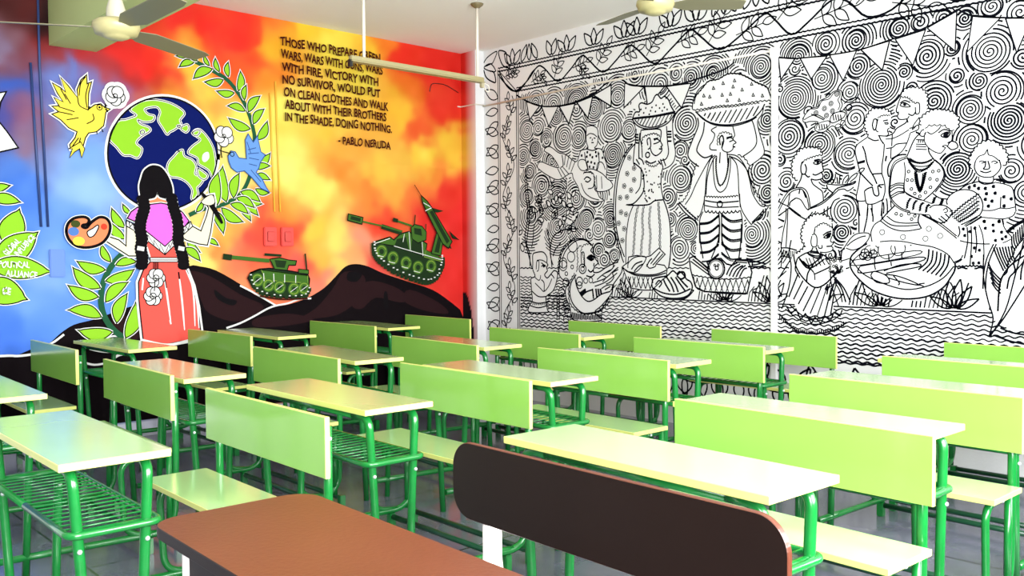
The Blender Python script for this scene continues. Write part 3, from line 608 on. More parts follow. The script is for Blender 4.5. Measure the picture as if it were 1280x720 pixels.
# ---- spirals
fig('painted_spirals', 'field of black spirals filling the sky of the line mural', 0)
SP = """658.7 162.5 12;672.5 160 9;682.5 173 9;705 171 15;723 172 13;742.5 136 14;764 160 18;786.5 162 12;772 120.5 11;721 136 9;695.6 145 10;669.6 129 12;691.4 131.7 12;720 127.5 14;749 101 5;654 195 11;669 186 9;683 176 8
766 193.7 16;690 201 10;677 232.4 13;696.3 247 14;720 248 14;744 246 9;733 274 12;747.7 286 13;761.7 299 10;748.4 313.3 9;755.4 324.5 10;768 320 8;697 284 7;737 293.6 7;763 274 10;858 154 21;850.4 188.5 12;888.3 170.4 13;928.8 174 16
959 149 15;863.4 97 9;824.6 106 12;951 83.4 14;794 93 6;845 92 8;891 92 9;851 224 16;835 246 13;860 287 15;953 212.7 19;959 241 12;940 293 16;849.6 311 16;870 311 9;856 200 7;924 100 8;997.3 71 15;1032.4 55 13;1070 50.6 13;1123.8 36 12;993.8 86 7;1027.5 98 13;1072.5 83 15
1158.8 70.6 20;1206 23 10;1237 64.4 27;1279 71 14;993.8 123.8 24;986 170.6 21;1062 115 12;1102 106 28;1068.8 148 19;1024.4 181 20;1061 192.5 19;983 227 12;1033 220 8;1056 263 18;1070 279 7;1052.5 291 11;1038.8 318.8 6;1167.5 126.7 16;1213 137 17;1253 114 24;1261 150.6 24
1215 174.5 18;1119 153 7;1197 211.6 21;1263.8 213.7 14;1283 240 13;1224 101 11;1150 28 10;1180 22 9;1240 8 12;1275 15 14;1190 60 9;640 60 2;1300 180 20;1320 120 26;1340 60 24;1360 200 26;1330 240 16;1010 140 9;1012 205 8;1005 260 8;1128 212 8;1235 200 6;1245 235 10;1100 160 6;725 215 6;745 215 8;662 215 8;660 245 8;664 270 8
815 140 8;823 165 6;800 190 6;930 140 6;975 112 6;975 200 7;945 265 10;915 240 4;838 275 8;880 200 6;1040 130 8;1130 90 10;1196 95 8;1140 110 6"""
SPN = []
for k, row in enumerate(SP.replace('\n', ';').split(';')):
    x, y, r = [float(q) for q in row.split()]
    cx, cz = hmap(HB, x, y); r2 = abs(hmap(HB, x, y - r)[1] - cz); SPN.append((cx, cz, r2))
SPA = np.array(SPN); KC = hmap(HB, 640, 335)[1]
def owner(P): return (np.hypot(P[:, None, 0] - SPA[None, :, 0], P[:, None, 1] - SPA[None, :, 1]) / SPA[None, :, 2]).argmin(1)
for k, (cx, cz, r) in enumerate(SPN):
    gap = .0205 + .003 * math.sin(k * 2.3); turns = r / gap; N = int(turns * 22) + 8; ph = k * 1.7; sg = 1 if k % 3 else -1
    t = np.linspace(0.02, 1, N); ang = ph + sg * 2 * PI * turns * t; pts = [np.array([cx + r * q * math.cos(a) * (1 + .05 * math.sin(k)), cz + r * q * math.sin(a)]) for q, a in zip(t, ang)]
    curves = [pts]; n_ = 44
    for j in range(0, 12):
        R_ = r + gap * (j + .2) * 1.05; curves.append([np.array([cx + R_ * math.cos(2 * PI * i / n_ + .3), cz + R_ * math.sin(2 * PI * i / n_ + .3)]) for i in range(n_ + 1)])
    for ci, cv in enumerate(curves):
        arr = np.array(cv); ok = (owner(arr) == k) & (arr[:, 1] > KC + .02) & (arr[:, 1] < 2.745) & (arr[:, 0] > .69) & (arr[:, 0] < XR); run = []
        for p, o_ in zip(cv, ok):
            if o_: run.append(p)
            else:
                if len(run) > 2: rawS(run, .0140 * sc(x))
                run = []
        if len(run) > 2: rawS(run, .0140 * sc(x))
# ---- border lines and vines
fig('painted_border', 'leafy vine border framing the line mural')
for z, w_, am in ((3.012, .012, .003), (2.982, .014, .003), (2.80, .012, .003), (2.77, .014, .003)):
    zline(.41 if z > 2.9 else .655, XR, z, z - .035, w_, am, .035, z * 9)
for x in (.408, .432): zline(x, x, 3.0, .38, .009)
for x in (.655, .680): zline(x, x, 2.78, .38, .009)
rawS([(.42, 2.99), (.66, 2.77)], .009)
s(D1, [625, 92, 634, 108, 645, 113.5, 660, 100, 671.7, 83.5, 680, 85, 697, 101.5, 712, 88, 726.6, 70, 735, 74, 753, 90, 768, 78, 786, 57.5, 797, 62, 818, 79.5, 838, 62, 862, 38, 875, 45, 899, 62, 925, 45, 955, 17.8, 968, 24, 989, 43, 1010, 28, 1040, 0, 1060, 2, 1084, 21, 1115, 12, 1150, -18, 1170, -10, 1200, 0, 1240, -30, 1290, -50], .015)
s(c2, [160, 230, 210, 300, 300, 380, 345, 380, 400, 320, 460, 220, 510, 170], .010)
for x, y, a, L in ((640, 99, .9, .09), (631, 96, .2, .08), (664, 103, .4, .10), (675, 92, -.9, .07), (693, 97, 1.2, .13), (716, 85, .2, .12), (724, 82, -.8, .09), (746, 82, .9, .14), (776, 71, .2, .13), (808, 70, .9, .15), (846, 54, .2, .15), (886, 53, .9, .17), (920, 44, .2, .17), (972, 25, .8, .2), (1018, 24, .2, .19), (1070, 5, .7, .2), (1115, 3, -.3, .18), (1180, -20, .3, .2), (1220, -16, .8, .2), (641, 84, 1.2, .0)):
    if L: sprig(D1, x, y, a, L, 6, .009)
# tall leaf clusters between the border and the ceiling
for x, n_ in ((640, 3), (661, 3), (690, 2), (708, 3), (742, 3), (780, 3), (796, 3), (838, 3), (870, 3), (905, 3), (945, 3), (990, 3), (1035, 3), (1075, 3)):
    bx, bz = hmap(HB, x, 0); bz = 3.02; inv = (int(x) % 2 == 0)
    for k in range(n_):
        a = (k - (n_ - 1) / 2) * .62
        if inv: almond((bx + .02 * (k - 1), bz), (bx + .02 * (k - 1) + .15 * math.sin(a), bz + .14 * math.cos(a)), .22, .010)
        else: almond((bx + .17 * math.sin(a), bz), (bx + .03 * (k - 1), bz + .145), .18, .010)
M0 = [(c2, [30, 165, 60, 90, 150, 30, 120, 120, 100, 140]), (c2, [165, 30, 230, 40, 240, 110, 265, 175, 200, 150]), (c2, [35, 175, 95, 140, 140, 205, 90, 205])]
for v, p in M0: rawS(mB(v, p, True, True), .011)
s(c2, [30, 180, 55, 260, 110, 300, 140, 300, 125, 220, 90, 205], .011)
# left margin: leaves pointing away from the lines
zz_ = 2.70
for k in range(22):
    z = 2.74 - k * .108; dz = (.10, -.02, -.10, .06, -.08)[k % 5]
    almond((.405, z), (.225 + .01 * (k % 3), z + dz), .21, .009)
# left vine
n_ = 120; zv = np.linspace(2.74, .40, n_); xv = .542 + .075 * np.sin(np.linspace(0, 4.2 * 2 * PI, n_) + .8); rawS(list(zip(xv, zv)), .009)
for k in range(11):
    z = 2.62 - k * .215; sx = 1 if math.sin((2.74 - z) / 2.34 * 4.2 * 2 * PI + .8) < 0 else -1; b = np.array((.542 - sx * .045, z))
    rawS([b + (0, -.06), b + (sx * .01, 0), b + (sx * .045, .09)], .008)
    for j in range(5):
        a = PI / 2 + sx * (1.0, -1.0, .8, -.9, 0)[j]; q = b + np.array((sx * .010 * j, -.03 + .03 * j)); almond(q, q + .075 * np.array([math.cos(a), math.sin(a)]), .24, .008)
# bottom border of leaves
zline(.69, XR, .575, .575, .010, .004, .08)
for k in range(46):
    x = .62 + k * .105; a = (.7, -.2, -.9)[k % 3]; almond((x, .40), (x + .13 * math.sin(a), .40 + .15 * abs(math.cos(a))), .26, .012)
    almond((x + .04, .38), (x + .04 + .10 * math.sin(-a), .38 - .15), .28, .011)
n_ = 200; xv = np.linspace(.6, XR, n_); rawS(list(zip(xv, .36 + .03 * np.sin(xv * 9))), .012)
# ---- bunting
fig('painted_bunting', 'string of pointed flags under the vine border')
B_L = [646, 119, 656, 125, 668, 130.5, 680, 133, 698, 132.5, 715, 129, 732, 122, 745, 115, 757, 105, 770, 96.5]
s(D1, B_L, .013)
B_M = [770, 96.5, 778, 100, 787, 106, 800, 107.5, 830, 107.5, 850, 105, 880, 96, 905, 87, 918, 78]
s(D1, B_M, .013)
B_R = [972, 71, 985, 73, 1000, 72.7, 1035, 69, 1075, 62, 1112, 50, 1140, 41, 1160, 33, 1180, 22, 1197, 11.5]
s(D1, B_R, .013); s(D1, [1197, 11.5, 1208, 17, 1220, 20.5, 1250, 22, 1290, 22, 1340, 16, 1380, 0], .013)
for p in ([658, 127, 675, 132, 662, 150], [677, 133, 698, 133, 686, 158], [699, 133, 719, 129, 711, 155], [721, 128, 741, 120, 735, 148], [742, 119, 764, 106, 764, 133], [781, 104, 805, 109, 780, 135], [806, 108, 831, 108, 813, 130, 809, 129], [833, 108, 864, 104, 852, 135], [973, 72, 994, 73, 976, 100], [1000, 72.5, 1034, 70, 1014, 99], [1037, 69, 1071, 63, 1054, 101], [1076, 62, 1112, 51, 1103, 88], [1119, 49, 1157, 37, 1141, 82], [1159, 35, 1196, 14, 1194, 64], [1216, 19, 1251, 22, 1209, 65], [1257, 23, 1290, 22, 1271, 66], [1300, 21, 1345, 15, 1330, 70]):
    M_(D1, p, .012, False)
# ---- ground: horizon, hatching, waves
fig('painted_water', 'rows of wavy water lines across the foot of the line mural', 1)
zline(.69, XR, KC, KC + .02, .010, .004, .05)
for k in range(13):
    z = .925 - k * .028; zline(.69, XR, z + .02, z - .012, .0105 - .0015 * (k % 2), .0060, .068 + .004 * math.sin(k), k * 1.3)
    
zline(1.2, XR, .955, .935, .011)
for k in range(11): zline(.69, 1.30, 1.13 - k * .026 - .03, 1.13 - k * .026 - .03, .0095, .006, .062, k)
LAY[0] = 1; CUR[0] = len(FIG); FIG[CUR[0]] = ('painted_undergrowth', 'fan leaves and grass strokes along the ground of the line mural')
MASK.append((np.array([(1.42, KC), (XR, KC), (XR, .945), (1.42, .96)]), 2)); LAY[0] = 3
hx = 1.50; k = 0
while hx < XR:                                                       # fans of petals, then a patch of grass, and so on
    k += 1
    L = .17 + .02 * math.sin(k * 2.1)
    for a in (-68, -40, -13, 14, 42, 70):
        t_ = math.radians(a); almond((hx + .02 * math.sin(t_), .957), (hx + L * math.sin(t_), .957 + (L + .03) * math.cos(t_)), .15, .0085)
    for j in range(9 + k % 4):
        x0 = hx + .20 + j * .026; rawS([(x0, .955), (x0 + .012, 1.02 + .02 * math.sin(j)), (x0 + .05, 1.10 + .05 * math.sin(j * 1.1 + k))], .0085)
    hx += .42 + .05 * math.sin(k)
# ---- left pool: small man and veiled woman
fig('painted_trees', 'slender leafy trees in the left of the line mural')
for v, p in ((c3, [430, 330, 415, 430, 425, 560, 440, 711]), (c3, [415, 340, 400, 450, 410, 600, 420, 711]), (c4, [410, 0, 425, 60, 420, 200, 400, 340, 440, 470, 445, 590]), (c4, [440, 0, 440, 120, 430, 250, 415, 400, 440, 520, 460, 600]), (c4, [440, 215, 460, 150, 530, 90, 600, 70]), (c4, [460, 420, 475, 330, 480, 240, 520, 160, 570, 120]), (c4, [600, 260, 620, 400, 640, 600]), (c4, [650, 580, 625, 480, 640, 350, 690, 290, 760, 262, 870, 256]), (c4, [720, 270, 760, 190, 770, 90, 765, 0]), (c4, [650, 500, 670, 440, 720, 380]), (c4, [780, 250, 840, 190, 870, 130])): s(v, p, .010)
rnd = random.Random(3)
for _ in range(40):
    x = rnd.uniform(365, 880); y = rnd.uniform(-60, 250) if x > 450 else rnd.uniform(-200, 560)
    if 560 < x < 700 and y > 200: y -= 120
    b = np.array(hmap(HB, 600 + x / 7.111, 250 + y / 7.111)); a = rnd.uniform(0, 2 * PI); L = rnd.uniform(.06, .085); almond(b, b + L * np.array([math.cos(a), math.sin(a)]), .28, .009, hide=True)
fig('painted_bathing_man', 'small bare chested man standing in water in the line mural')
M_(c5, [470, 120, 470, 60, 470, -10, 495, -30, 560, -35, 595, 10, 595, 60, 605, 80, 592, 100, 600, 130, 585, 150, 575, 170, 600, 195, 640, 150, 660, 130, 690, 150, 680, 230, 650, 310, 590, 360, 590, 410, 600, 480, 605, 500, 440, 500, 440, 440, 465, 400, 460, 320, 455, 250, 455, 200, 490, 180], .010, True)
for p in ([500, 120, 505, 50, 525, 50, 520, 125, 505, 135], [545, 60, 570, 80, 585, 95], [545, 95, 565, 78, 585, 88], [505, 40, 530, 35, 560, 40, 590, 60], [540, 170, 535, 205, 520, 215, 490, 190], [490, 240, 540, 290, 570, 315, 610, 270, 640, 200], [570, 315, 570, 240, 545, 210], [460, 310, 520, 360, 590, 360], [460, 405, 520, 420, 590, 410], [445, 440, 520, 460, 600, 440], [630, 160, 650, 180, 660, 200]): s(c5, p, .009)
hatch(c5, [465, 410, 590, 412, 598, 440, 455, 440], 1.3, .016, .008); dot(c5, 568, 88, .02)
fig('painted_veiled_woman', 'seated woman in a dotted veil holding a bundle in the line mural')
M_(c4, [705, 660, 710, 560, 730, 470, 790, 390, 860, 345, 930, 350, 985, 390, 1000, 420, 985, 450, 1010, 480, 1025, 520, 1050, 560, 1020, 590, 1010, 640, 1060, 640, 1120, 600, 1200, 560, 1250, 560, 1260, 640, 1180, 760, 1170, 830, 1080, 940, 1020, 1000, 1080, 1070, 840, 1070, 800, 950, 770, 880, 760, 800, 790, 720, 740, 710], .011, True)
scallop(c4, [700, 660, 705, 560, 725, 465, 790, 380, 860, 335], 14, .02, .010); s(c4, [730, 600, 735, 520, 770, 440, 850, 365, 930, 355, 990, 400], .010); wavy(c4, [860, 640, 870, 540, 865, 440, 900, 400], 8, .006, .010); wavy(c4, [920, 600, 925, 540, 910, 470], 6, .006, .010)
scallop(c4, [900, 470, 920, 410, 980, 400, 1010, 450], 7, .018, .009); s(c4, [905, 580, 900, 480, 925, 470, 930, 580, 910, 600], .010)
s(c4, [950, 520, 980, 495, 1020, 510], .016); s(c4, [960, 520, 990, 535, 1015, 520], .014); dot(c4, 990, 513, .04); s(c4, [1015, 560, 1010, 590], .010); s(c4, [960, 620, 985, 640, 1010, 620], .012)
circ(c4, 912, 612, .055, .012); circ(c4, 912, 612, .028, .010)
for x, y, r in ((825, 410, .07), (810, 505, .06), (740, 560, .06), (820, 595, .022), (768, 655, .022)): circ(c4, x, y, r, .010)
for x, y, r in ((740, 85, .06), (765, 235, .05), (760, 420, .03), (768, 485, .03), (735, 480, .06), (780, 505, .05), (725, 320, .05), (765, 565, .04)): circ(c5, x, y, r, .010)
scallop(c5, [840, 150, 790, 240, 785, 340, 800, 430, 870, 500, 960, 525, 1080, 490, 1160, 400], 20, .016, .010); s(c5, [855, 165, 810, 240, 800, 340, 830, 430, 900, 500, 960, 510, 1070, 480, 1150, 370], .014)
s(c5, [845, 190, 860, 270, 900, 350, 955, 402, 1010, 390, 1080, 340, 1160, 315], .013); s(c5, [900, 360, 945, 320, 1000, 300], .012); s(c5, [890, 330, 940, 295], .018); s(c5, [895, 345, 942, 308], .018)
for q in (1000, 1030, 1050, 1070): s(c5, [q, 290, q + 10, 380 - (q - 1000) * .5], .018)
circ(c5, 885, 225, .05, .012); circ(c5, 885, 260, .04, .010); circ(c5, 940, 220, .03, .010); circ(c5, 985, 215, .03, .010)
for p in ([1000, 240, 1090, 210, 1140, 180, 1180, 140, 1230, 100], [1020, 270, 1100, 240, 1160, 200, 1220, 150], [1040, 210, 1100, 160, 1160, 130, 1200, 80], [1090, 230, 1120, 190, 1090, 170, 1130, 140, 1180, 110, 1190, 60, 1230, 30], [1120, 250, 1160, 230, 1190, 190, 1180, 150, 1230, 120], [1080, 290, 1130, 260, 1190, 260, 1160, 310], [1110, 300, 1160, 270], [945, 175, 990, 185, 1020, 160]): s(c5, p, .011)
hatch(c5, [810, 490, 960, 530, 1090, 500, 1085, 570, 800, 570], 1.45, .018, .013)
s(c5, [685, 330, 685, 570], .012); s(c5, [705, 330, 705, 570], .012)
# ---- child sitting above a crawling figure
fig('painted_playing_children', 'child in a spotted shirt and a tumbling figure in the line mural')
M_(c3, [945, 30, 950, -10, 1000, -20, 1045, 10, 1050, 90, 1040, 150, 1020, 180, 1080, 190, 1105, 260, 1130, 340, 1125, 440, 1160, 470, 1180, 520, 1120, 560, 1030, 560, 1020, 500, 1060, 610, 1100, 640, 1070, 655, 980, 650, 900, 600, 870, 520, 830, 450, 810, 400, 700, 460, 600, 420, 530, 370, 510, 340, 540, 300, 620, 330, 700, 350, 640, 250, 570, 200, 620, 165, 700, 220, 760, 235, 850, 300, 880, 250, 900, 200, 960, 180, 945, 120], .010, True)
for p in ([950, 70, 975, 50, 1010, 55, 1040, 80], [975, 90, 990, 85], [1010, 88, 1028, 92], [990, 130, 1012, 130], [1000, 95, 997, 115], [945, 185, 1000, 200, 1045, 185], [930, 215, 940, 290, 960, 370], [1050, 210, 1060, 300, 1040, 380], [870, 330, 880, 290, 920, 280, 950, 310, 955, 370, 900, 375, 870, 330], [1035, 380, 1050, 310, 1090, 310, 1115, 370], [940, 370, 1000, 365, 1080, 400, 1130, 450], [920, 400, 960, 395, 1010, 410, 1010, 520, 960, 540], [730, 240, 740, 330, 720, 350], [760, 240, 750, 330], [790, 250, 770, 350], [820, 270, 790, 370], [845, 300, 810, 390], [690, 360, 730, 440], [710, 350, 760, 430], [740, 350, 790, 410], [620, 480, 770, 475], [620, 510, 770, 540], [640, 480, 645, 520], [770, 475, 772, 540], [540, 480, 600, 480], [1035, 420, 1040, 540], [1080, 430, 1085, 540], [900, 490, 930, 570, 990, 620, 1060, 640]): s(c3, p, .009)
scallop(c3, [920, 410, 970, 390, 1015, 440, 1010, 500], 6, .02, .009); s(c3, [925, 460, 950, 435, 985, 455, 960, 480, 935, 470], .012)
for x, y in ((955, 215), (980, 240), (1000, 260), (950, 255), (1035, 250), (960, 300), (990, 305), (1020, 315), (975, 345), (1010, 350), (905, 245), (1090, 265), (1030, 215), (1055, 230)): dot(c3, x, y, .016)
# ---- the two basket carriers
fig('painted_basket_woman', 'woman in a long striped skirt carrying a heaped basket in the line mural')
mask(c6, [180, 390, 190, 350, 235, 290, 290, 290, 335, 225, 400, 240, 450, 300, 485, 345, 460, 400, 480, 470, 475, 560, 490, 650, 480, 710, 440, 760, 400, 780, 400, 960, 440, 1060, 455, 1200, 450, 1330, 440, 1460, 100, 1460, 110, 1380, 90, 1300, 55, 1160, 40, 1000, 50, 860, 90, 730, 150, 640, 190, 560, 205, 470], True)
for p in ([180, 390, 200, 350, 230, 345, 225, 300, 245, 282, 285, 292, 320, 275, 340, 235, 360, 222, 385, 250, 410, 235, 440, 260, 455, 300, 480, 345], [175, 395, 250, 385, 340, 375, 490, 345], [175, 400, 250, 392, 340, 382, 485, 355], [175, 400, 205, 440, 250, 465, 310, 472, 370, 460, 425, 435, 460, 400, 488, 352], [195, 405, 230, 440, 300, 460, 370, 448, 430, 415], [240, 480, 235, 540, 245, 600, 250, 680], [240, 480, 300, 475, 378, 475, 385, 520, 380, 555, 395, 590, 385, 600, 392, 615, 385, 640, 350, 665, 320, 645, 305, 600], [335, 555, 355, 545, 375, 560, 350, 575, 330, 580], [330, 545, 365, 538], [370, 615, 388, 618], [205, 470, 200, 560, 190, 630, 185, 710, 195, 740], [232, 500, 225, 600, 225, 690], [470, 400, 470, 480, 478, 560, 490, 640, 480, 700, 450, 740, 400, 765], [425, 450, 432, 560, 440, 640, 420, 690, 380, 700]): s(c6, p, .011)
hatch(c6, [190, 400, 485, 360, 430, 425, 370, 455, 300, 462, 240, 448], .95, .034, .011)
scallop(c6, [250, 600, 255, 540, 290, 520, 340, 510, 375, 530], 9, .018, .010); s(c6, [290, 590, 285, 550, 305, 540, 310, 600, 290, 620], .012); circ(c6, 288, 660, .03, .014)
for y in (510, 530, 550, 570): s(c6, [195, y, 222, y + 4], .013)
for y in (490, 510, 530, 560): s(c6, [432, y, 462, y], .013)
for x, y in ((240, 330), (275, 320), (260, 355), (310, 340), (320, 315), (350, 300), (345, 345), (375, 320), (400, 290), (395, 340), (410, 315), (430, 330), (225, 370), (300, 365)): dot(c6, x, y, .012)
for p in ([180, 0, 130, 60, 90, 140, 60, 240, 45, 360, 40, 480, 45, 600, 70, 720, 100, 820, 125, 890], [195, 0, 145, 60, 105, 140, 75, 240, 60, 360, 55, 480, 60, 600, 85, 720, 120, 820], [185, 135, 225, 165, 250, 200, 262, 270, 258, 340, 220, 400, 180, 435, 135, 442, 230, 445, 300, 438, 340, 412, 400, 405], [240, 170, 240, 260, 230, 320, 200, 360], [400, 170, 390, 210, 385, 300, 398, 380, 405, 410], [185, 445, 155, 520, 138, 620, 130, 720, 130, 900], [405, 410, 430, 480, 450, 580, 456, 720, 452, 820, 440, 900], [225, 100, 250, 120, 260, 150], [205, 110, 230, 150], [380, 110, 400, 170], [400, 105, 420, 160], [365, 120, 385, 150], [275, 120, 310, 140, 350, 125]): s(c7, p, .011)
scallop(c7, [270, 120, 300, 150, 340, 155, 370, 130], 7, -.02, .009)
for P in ([215, 450, 200, 520, 190, 620, 185, 720, 175, 850], [255, 450, 245, 540, 250, 640, 240, 720, 235, 840], [305, 450, 295, 560, 305, 660, 298, 760, 300, 840], [362, 420, 368, 520, 375, 620, 372, 700, 378, 800]):
    wavy(c7, P, 12, .005, .010); wavy(c7, [q + (9 if i % 2 == 0 else 0) for i, q in enumerate(P)], 12, .005, .009)
rnd = random.Random(8)
for _ in range(34):
    x = rnd.uniform(250, 385); y = rnd.uniform(165, 420)
    if x < 262 + .0 * y and y > 330: x += 10
    dot(c7, x, y, .011)
for x, y in ((155, 100), (190, 175), (140, 215), (190, 260), (118, 305), (168, 335), (88, 390), (138, 385), (95, 495), (132, 510), (78, 575), (118, 615), (105, 700)):
    for j in range(5): circ(c7, x + 9 * math.cos(j * 1.257), y + 11 * math.sin(j * 1.257), .013, .006, 7)
fig('painted_basket_man', 'man with a shawl carrying the largest basket in the line mural')
mask(c6, [615, 335, 625, 280, 660, 190, 720, 120, 800, 100, 870, 70, 990, 70, 1060, 110, 1130, 160, 1200, 260, 1140, 300, 1130, 360, 1085, 430, 1110, 530, 1135, 640, 1060, 720, 1010, 760, 1050, 900, 1130, 1030, 1040, 1170, 980, 1120, 975, 1450, 660, 1450, 660, 1100, 620, 1130, 505, 1010, 600, 900, 640, 740, 590, 700, 580, 660, 640, 480, 650, 400], True)
for p in ([625, 290, 640, 230, 690, 170, 730, 125, 800, 110, 870, 72, 950, 72, 1010, 95, 1080, 135, 1150, 165, 1175, 220, 1195, 262], [612, 330, 620, 260, 655, 190, 700, 150], [635, 345, 680, 385, 730, 420, 810, 440, 900, 440, 990, 420, 1060, 390, 1110, 340, 1138, 290], [640, 350, 690, 400, 760, 438, 830, 450, 920, 448, 1020, 420, 1080, 385], [650, 390, 655, 450, 610, 560, 580, 650, 600, 700, 660, 745], [700, 420, 690, 500, 650, 600, 650, 640, 700, 680, 760, 660], [1040, 400, 1060, 450, 1080, 560, 1050, 620, 980, 670], [1130, 300, 1120, 360, 1085, 420, 1105, 520, 1135, 630, 1110, 680, 1030, 740], [790, 455, 750, 480, 775, 510, 760, 560, 740, 590, 745, 620, 790, 625], [905, 450, 915, 490, 920, 520, 905, 545, 930, 570, 910, 585, 905, 620, 870, 640, 830, 620, 830, 560], [860, 545, 890, 535, 910, 550, 880, 565], [860, 535, 905, 525], [905, 600, 925, 602], [815, 640, 810, 720], [865, 640, 870, 720]): s(c6, p, .011)
wavy(c6, [615, 335, 700, 325, 800, 305, 900, 300, 1000, 285, 1100, 270, 1190, 265], 20, .007, .012); wavy(c6, [640, 350, 700, 335, 800, 315, 900, 310, 1000, 295, 1100, 282], 20, .006, .010); wavy(c6, [640, 230, 690, 170, 730, 125, 800, 110, 870, 72, 950, 72, 1010, 95, 1080, 135, 1150, 165], 22, .008, .011)
hatch(c6, [660, 360, 1120, 300, 1060, 380, 990, 410, 900, 430, 810, 430, 730, 410], .95, .045, .013); hatch(c6, [670, 365, 1120, 305, 1060, 380, 990, 405, 900, 425, 810, 425], .95, .045, .008)
for x, y in ((765, 175), (835, 140), (918, 120), (907, 165), (973, 187), (1042, 145), (695, 230), (738, 238), (828, 225), (888, 218), (1053, 225), (1120, 230), (678, 290), (865, 265), (952, 262)): s(c6, [x - 9, y + 10, x, y - 12, x + 10, y + 8, x - 9, y + 10], .008, False)
s(c6, [815, 590, 810, 540, 830, 520, 840, 560, 825, 610], .014); scallop(c6, [800, 590, 805, 520, 850, 500, 900, 520], 8, .02, .009)
for p in ([760, 80, 715, 150, 640, 290, 600, 380, 560, 440], [780, 80, 740, 120, 715, 230, 705, 360, 690, 450, 665, 520, 630, 555], [790, 85, 760, 120, 722, 240, 712, 370], [505, 430, 560, 500, 630, 555], [515, 420, 580, 490, 640, 540], [880, 85, 930, 140, 945, 230, 950, 350, 965, 460, 1000, 530, 1040, 585], [865, 75, 940, 90, 1000, 170, 1030, 270, 1050, 360, 1100, 440, 1140, 455], [885, 90, 950, 120, 1010, 190, 1040, 280, 1065, 370], [1040, 585, 1090, 540, 1140, 490, 1165, 455], [1045, 570, 1090, 525, 1130, 480], [700, 380, 700, 480], [955, 360, 960, 460], [705, 410, 760, 420, 830, 425, 950, 415], [700, 445, 790, 460, 950, 455], [790, 90, 785, 180, 800, 280, 815, 300, 840, 280, 870, 190, 880, 90], [765, 100, 765, 200, 780, 310, 815, 350, 860, 310, 885, 200, 890, 100]): s(c7, p, .011)
for p in ([785, 100, 785, 190, 800, 280, 818, 305], [875, 100, 868, 190, 850, 260, 825, 300]): wavy(c7, p, 16, .006, .016)
scallop(c7, [640, 140, 610, 220, 590, 320, 550, 400, 510, 430], 12, .018, .009); scallop(c7, [940, 80, 1000, 120, 1040, 220, 1060, 330, 1110, 430, 1150, 450], 13, .018, .009); scallop(c7, [555, 450, 600, 500, 640, 540], 6, -.018, .009); scallop(c7, [700, 385, 830, 390, 945, 380], 12, .018, .009); scallop(c7, [700, 480, 830, 490, 955, 480], 9, -.03, .012); circ(c7, 812, 437, .035, .014)
for p in ([690, 490, 665, 560, 665, 720], [960, 480, 975, 560, 970, 720], [805, 500, 810, 600, 805, 720], [825, 500, 825, 600, 828, 720]): s(c7, p, .011)
for k, y in enumerate((530, 600, 670, 740, 810)):
    s(c7, [668, y + 45, 740, y + 35, 805, y - 15], .012); s(c7, [668, y + 55, 740, y + 45, 805, y - 5], .009); s(c7, [822, y - 25, 890, y + 25, 970, y + 18], .012); s(c7, [822, y - 13, 890, y + 37, 970, y + 30], .009)
s(c8, [665, 0, 670, 120, 690, 250], .011); s(c8, [968, 0, 965, 120, 950, 250], .011); s(c8, [808, 10, 800, 120, 750, 250], .011); s(c8, [826, 10, 830, 120, 890, 260], .011)
# baskets of fruit at the feet
fig('painted_fruit_baskets', 'woven fruit baskets standing at the feet of the basket carriers')
M_(c8, [105, 310, 130, 290, 145, 280, 150, 240, 210, 228, 275, 240, 310, 230, 370, 175, 415, 220, 350, 290, 410, 300, 430, 330, 425, 360, 430, 380, 400, 400, 320, 480, 250, 480, 170, 465, 130, 380], .011, False)
for p in ([110, 315, 150, 350, 250, 368, 350, 365, 425, 335], [125, 330, 200, 372, 330, 378, 420, 355], [145, 320, 150, 280, 200, 240, 275, 240, 250, 300, 200, 350, 150, 345], [170, 330, 200, 290, 250, 270], [190, 345, 220, 310, 255, 290], [280, 290, 300, 320, 340, 310, 350, 290], [310, 290, 380, 200], [325, 300, 400, 215], [280, 310, 300, 270, 320, 250]): s(c8, p, .011)
hatch(c8, [125, 375, 330, 385, 325, 480, 165, 460], 1.2, .05, .012); hatch(c8, [125, 375, 330, 385, 325, 480, 165, 460], -1.2, .05, .012)
M_(c8, [320, 450, 330, 400, 380, 385, 430, 375, 470, 340, 500, 360, 520, 345, 550, 370, 570, 400, 600, 420, 612, 460, 590, 510, 540, 535, 460, 540, 390, 525, 345, 490], .012, True)
for p in ([330, 465, 400, 500, 500, 510, 600, 470], [345, 440, 370, 410, 390, 430, 370, 460], [400, 395, 420, 440, 450, 490], [425, 385, 460, 440, 480, 495], [455, 385, 490, 440, 510, 495], [490, 385, 520, 430, 560, 485], [520, 395, 550, 430, 580, 460], [500, 375, 530, 400, 560, 380, 550, 350, 525, 350, 500, 375]): s(c8, p, .014)
M_(c8, [610, 370, 600, 330, 590, 250, 620, 235, 740, 330, 720, 280, 760, 255, 820, 250, 860, 290, 900, 300, 930, 260, 1010, 260, 1030, 300, 1045, 350, 1010, 505, 700, 490, 640, 460], .012, False)
wavy(c8, [610, 370, 700, 385, 830, 400, 950, 395, 1045, 385], 14, .006, .012); s(c8, [620, 380, 650, 470, 800, 500, 1000, 508], .012); circ(c8, 785, 325, .115, .018); circ(c8, 785, 325, .095, .008); circ(c8, 790, 320, .022, .012); circ(c8, 775, 300, .012, .010); circ(c8, 800, 298, .012, .010)
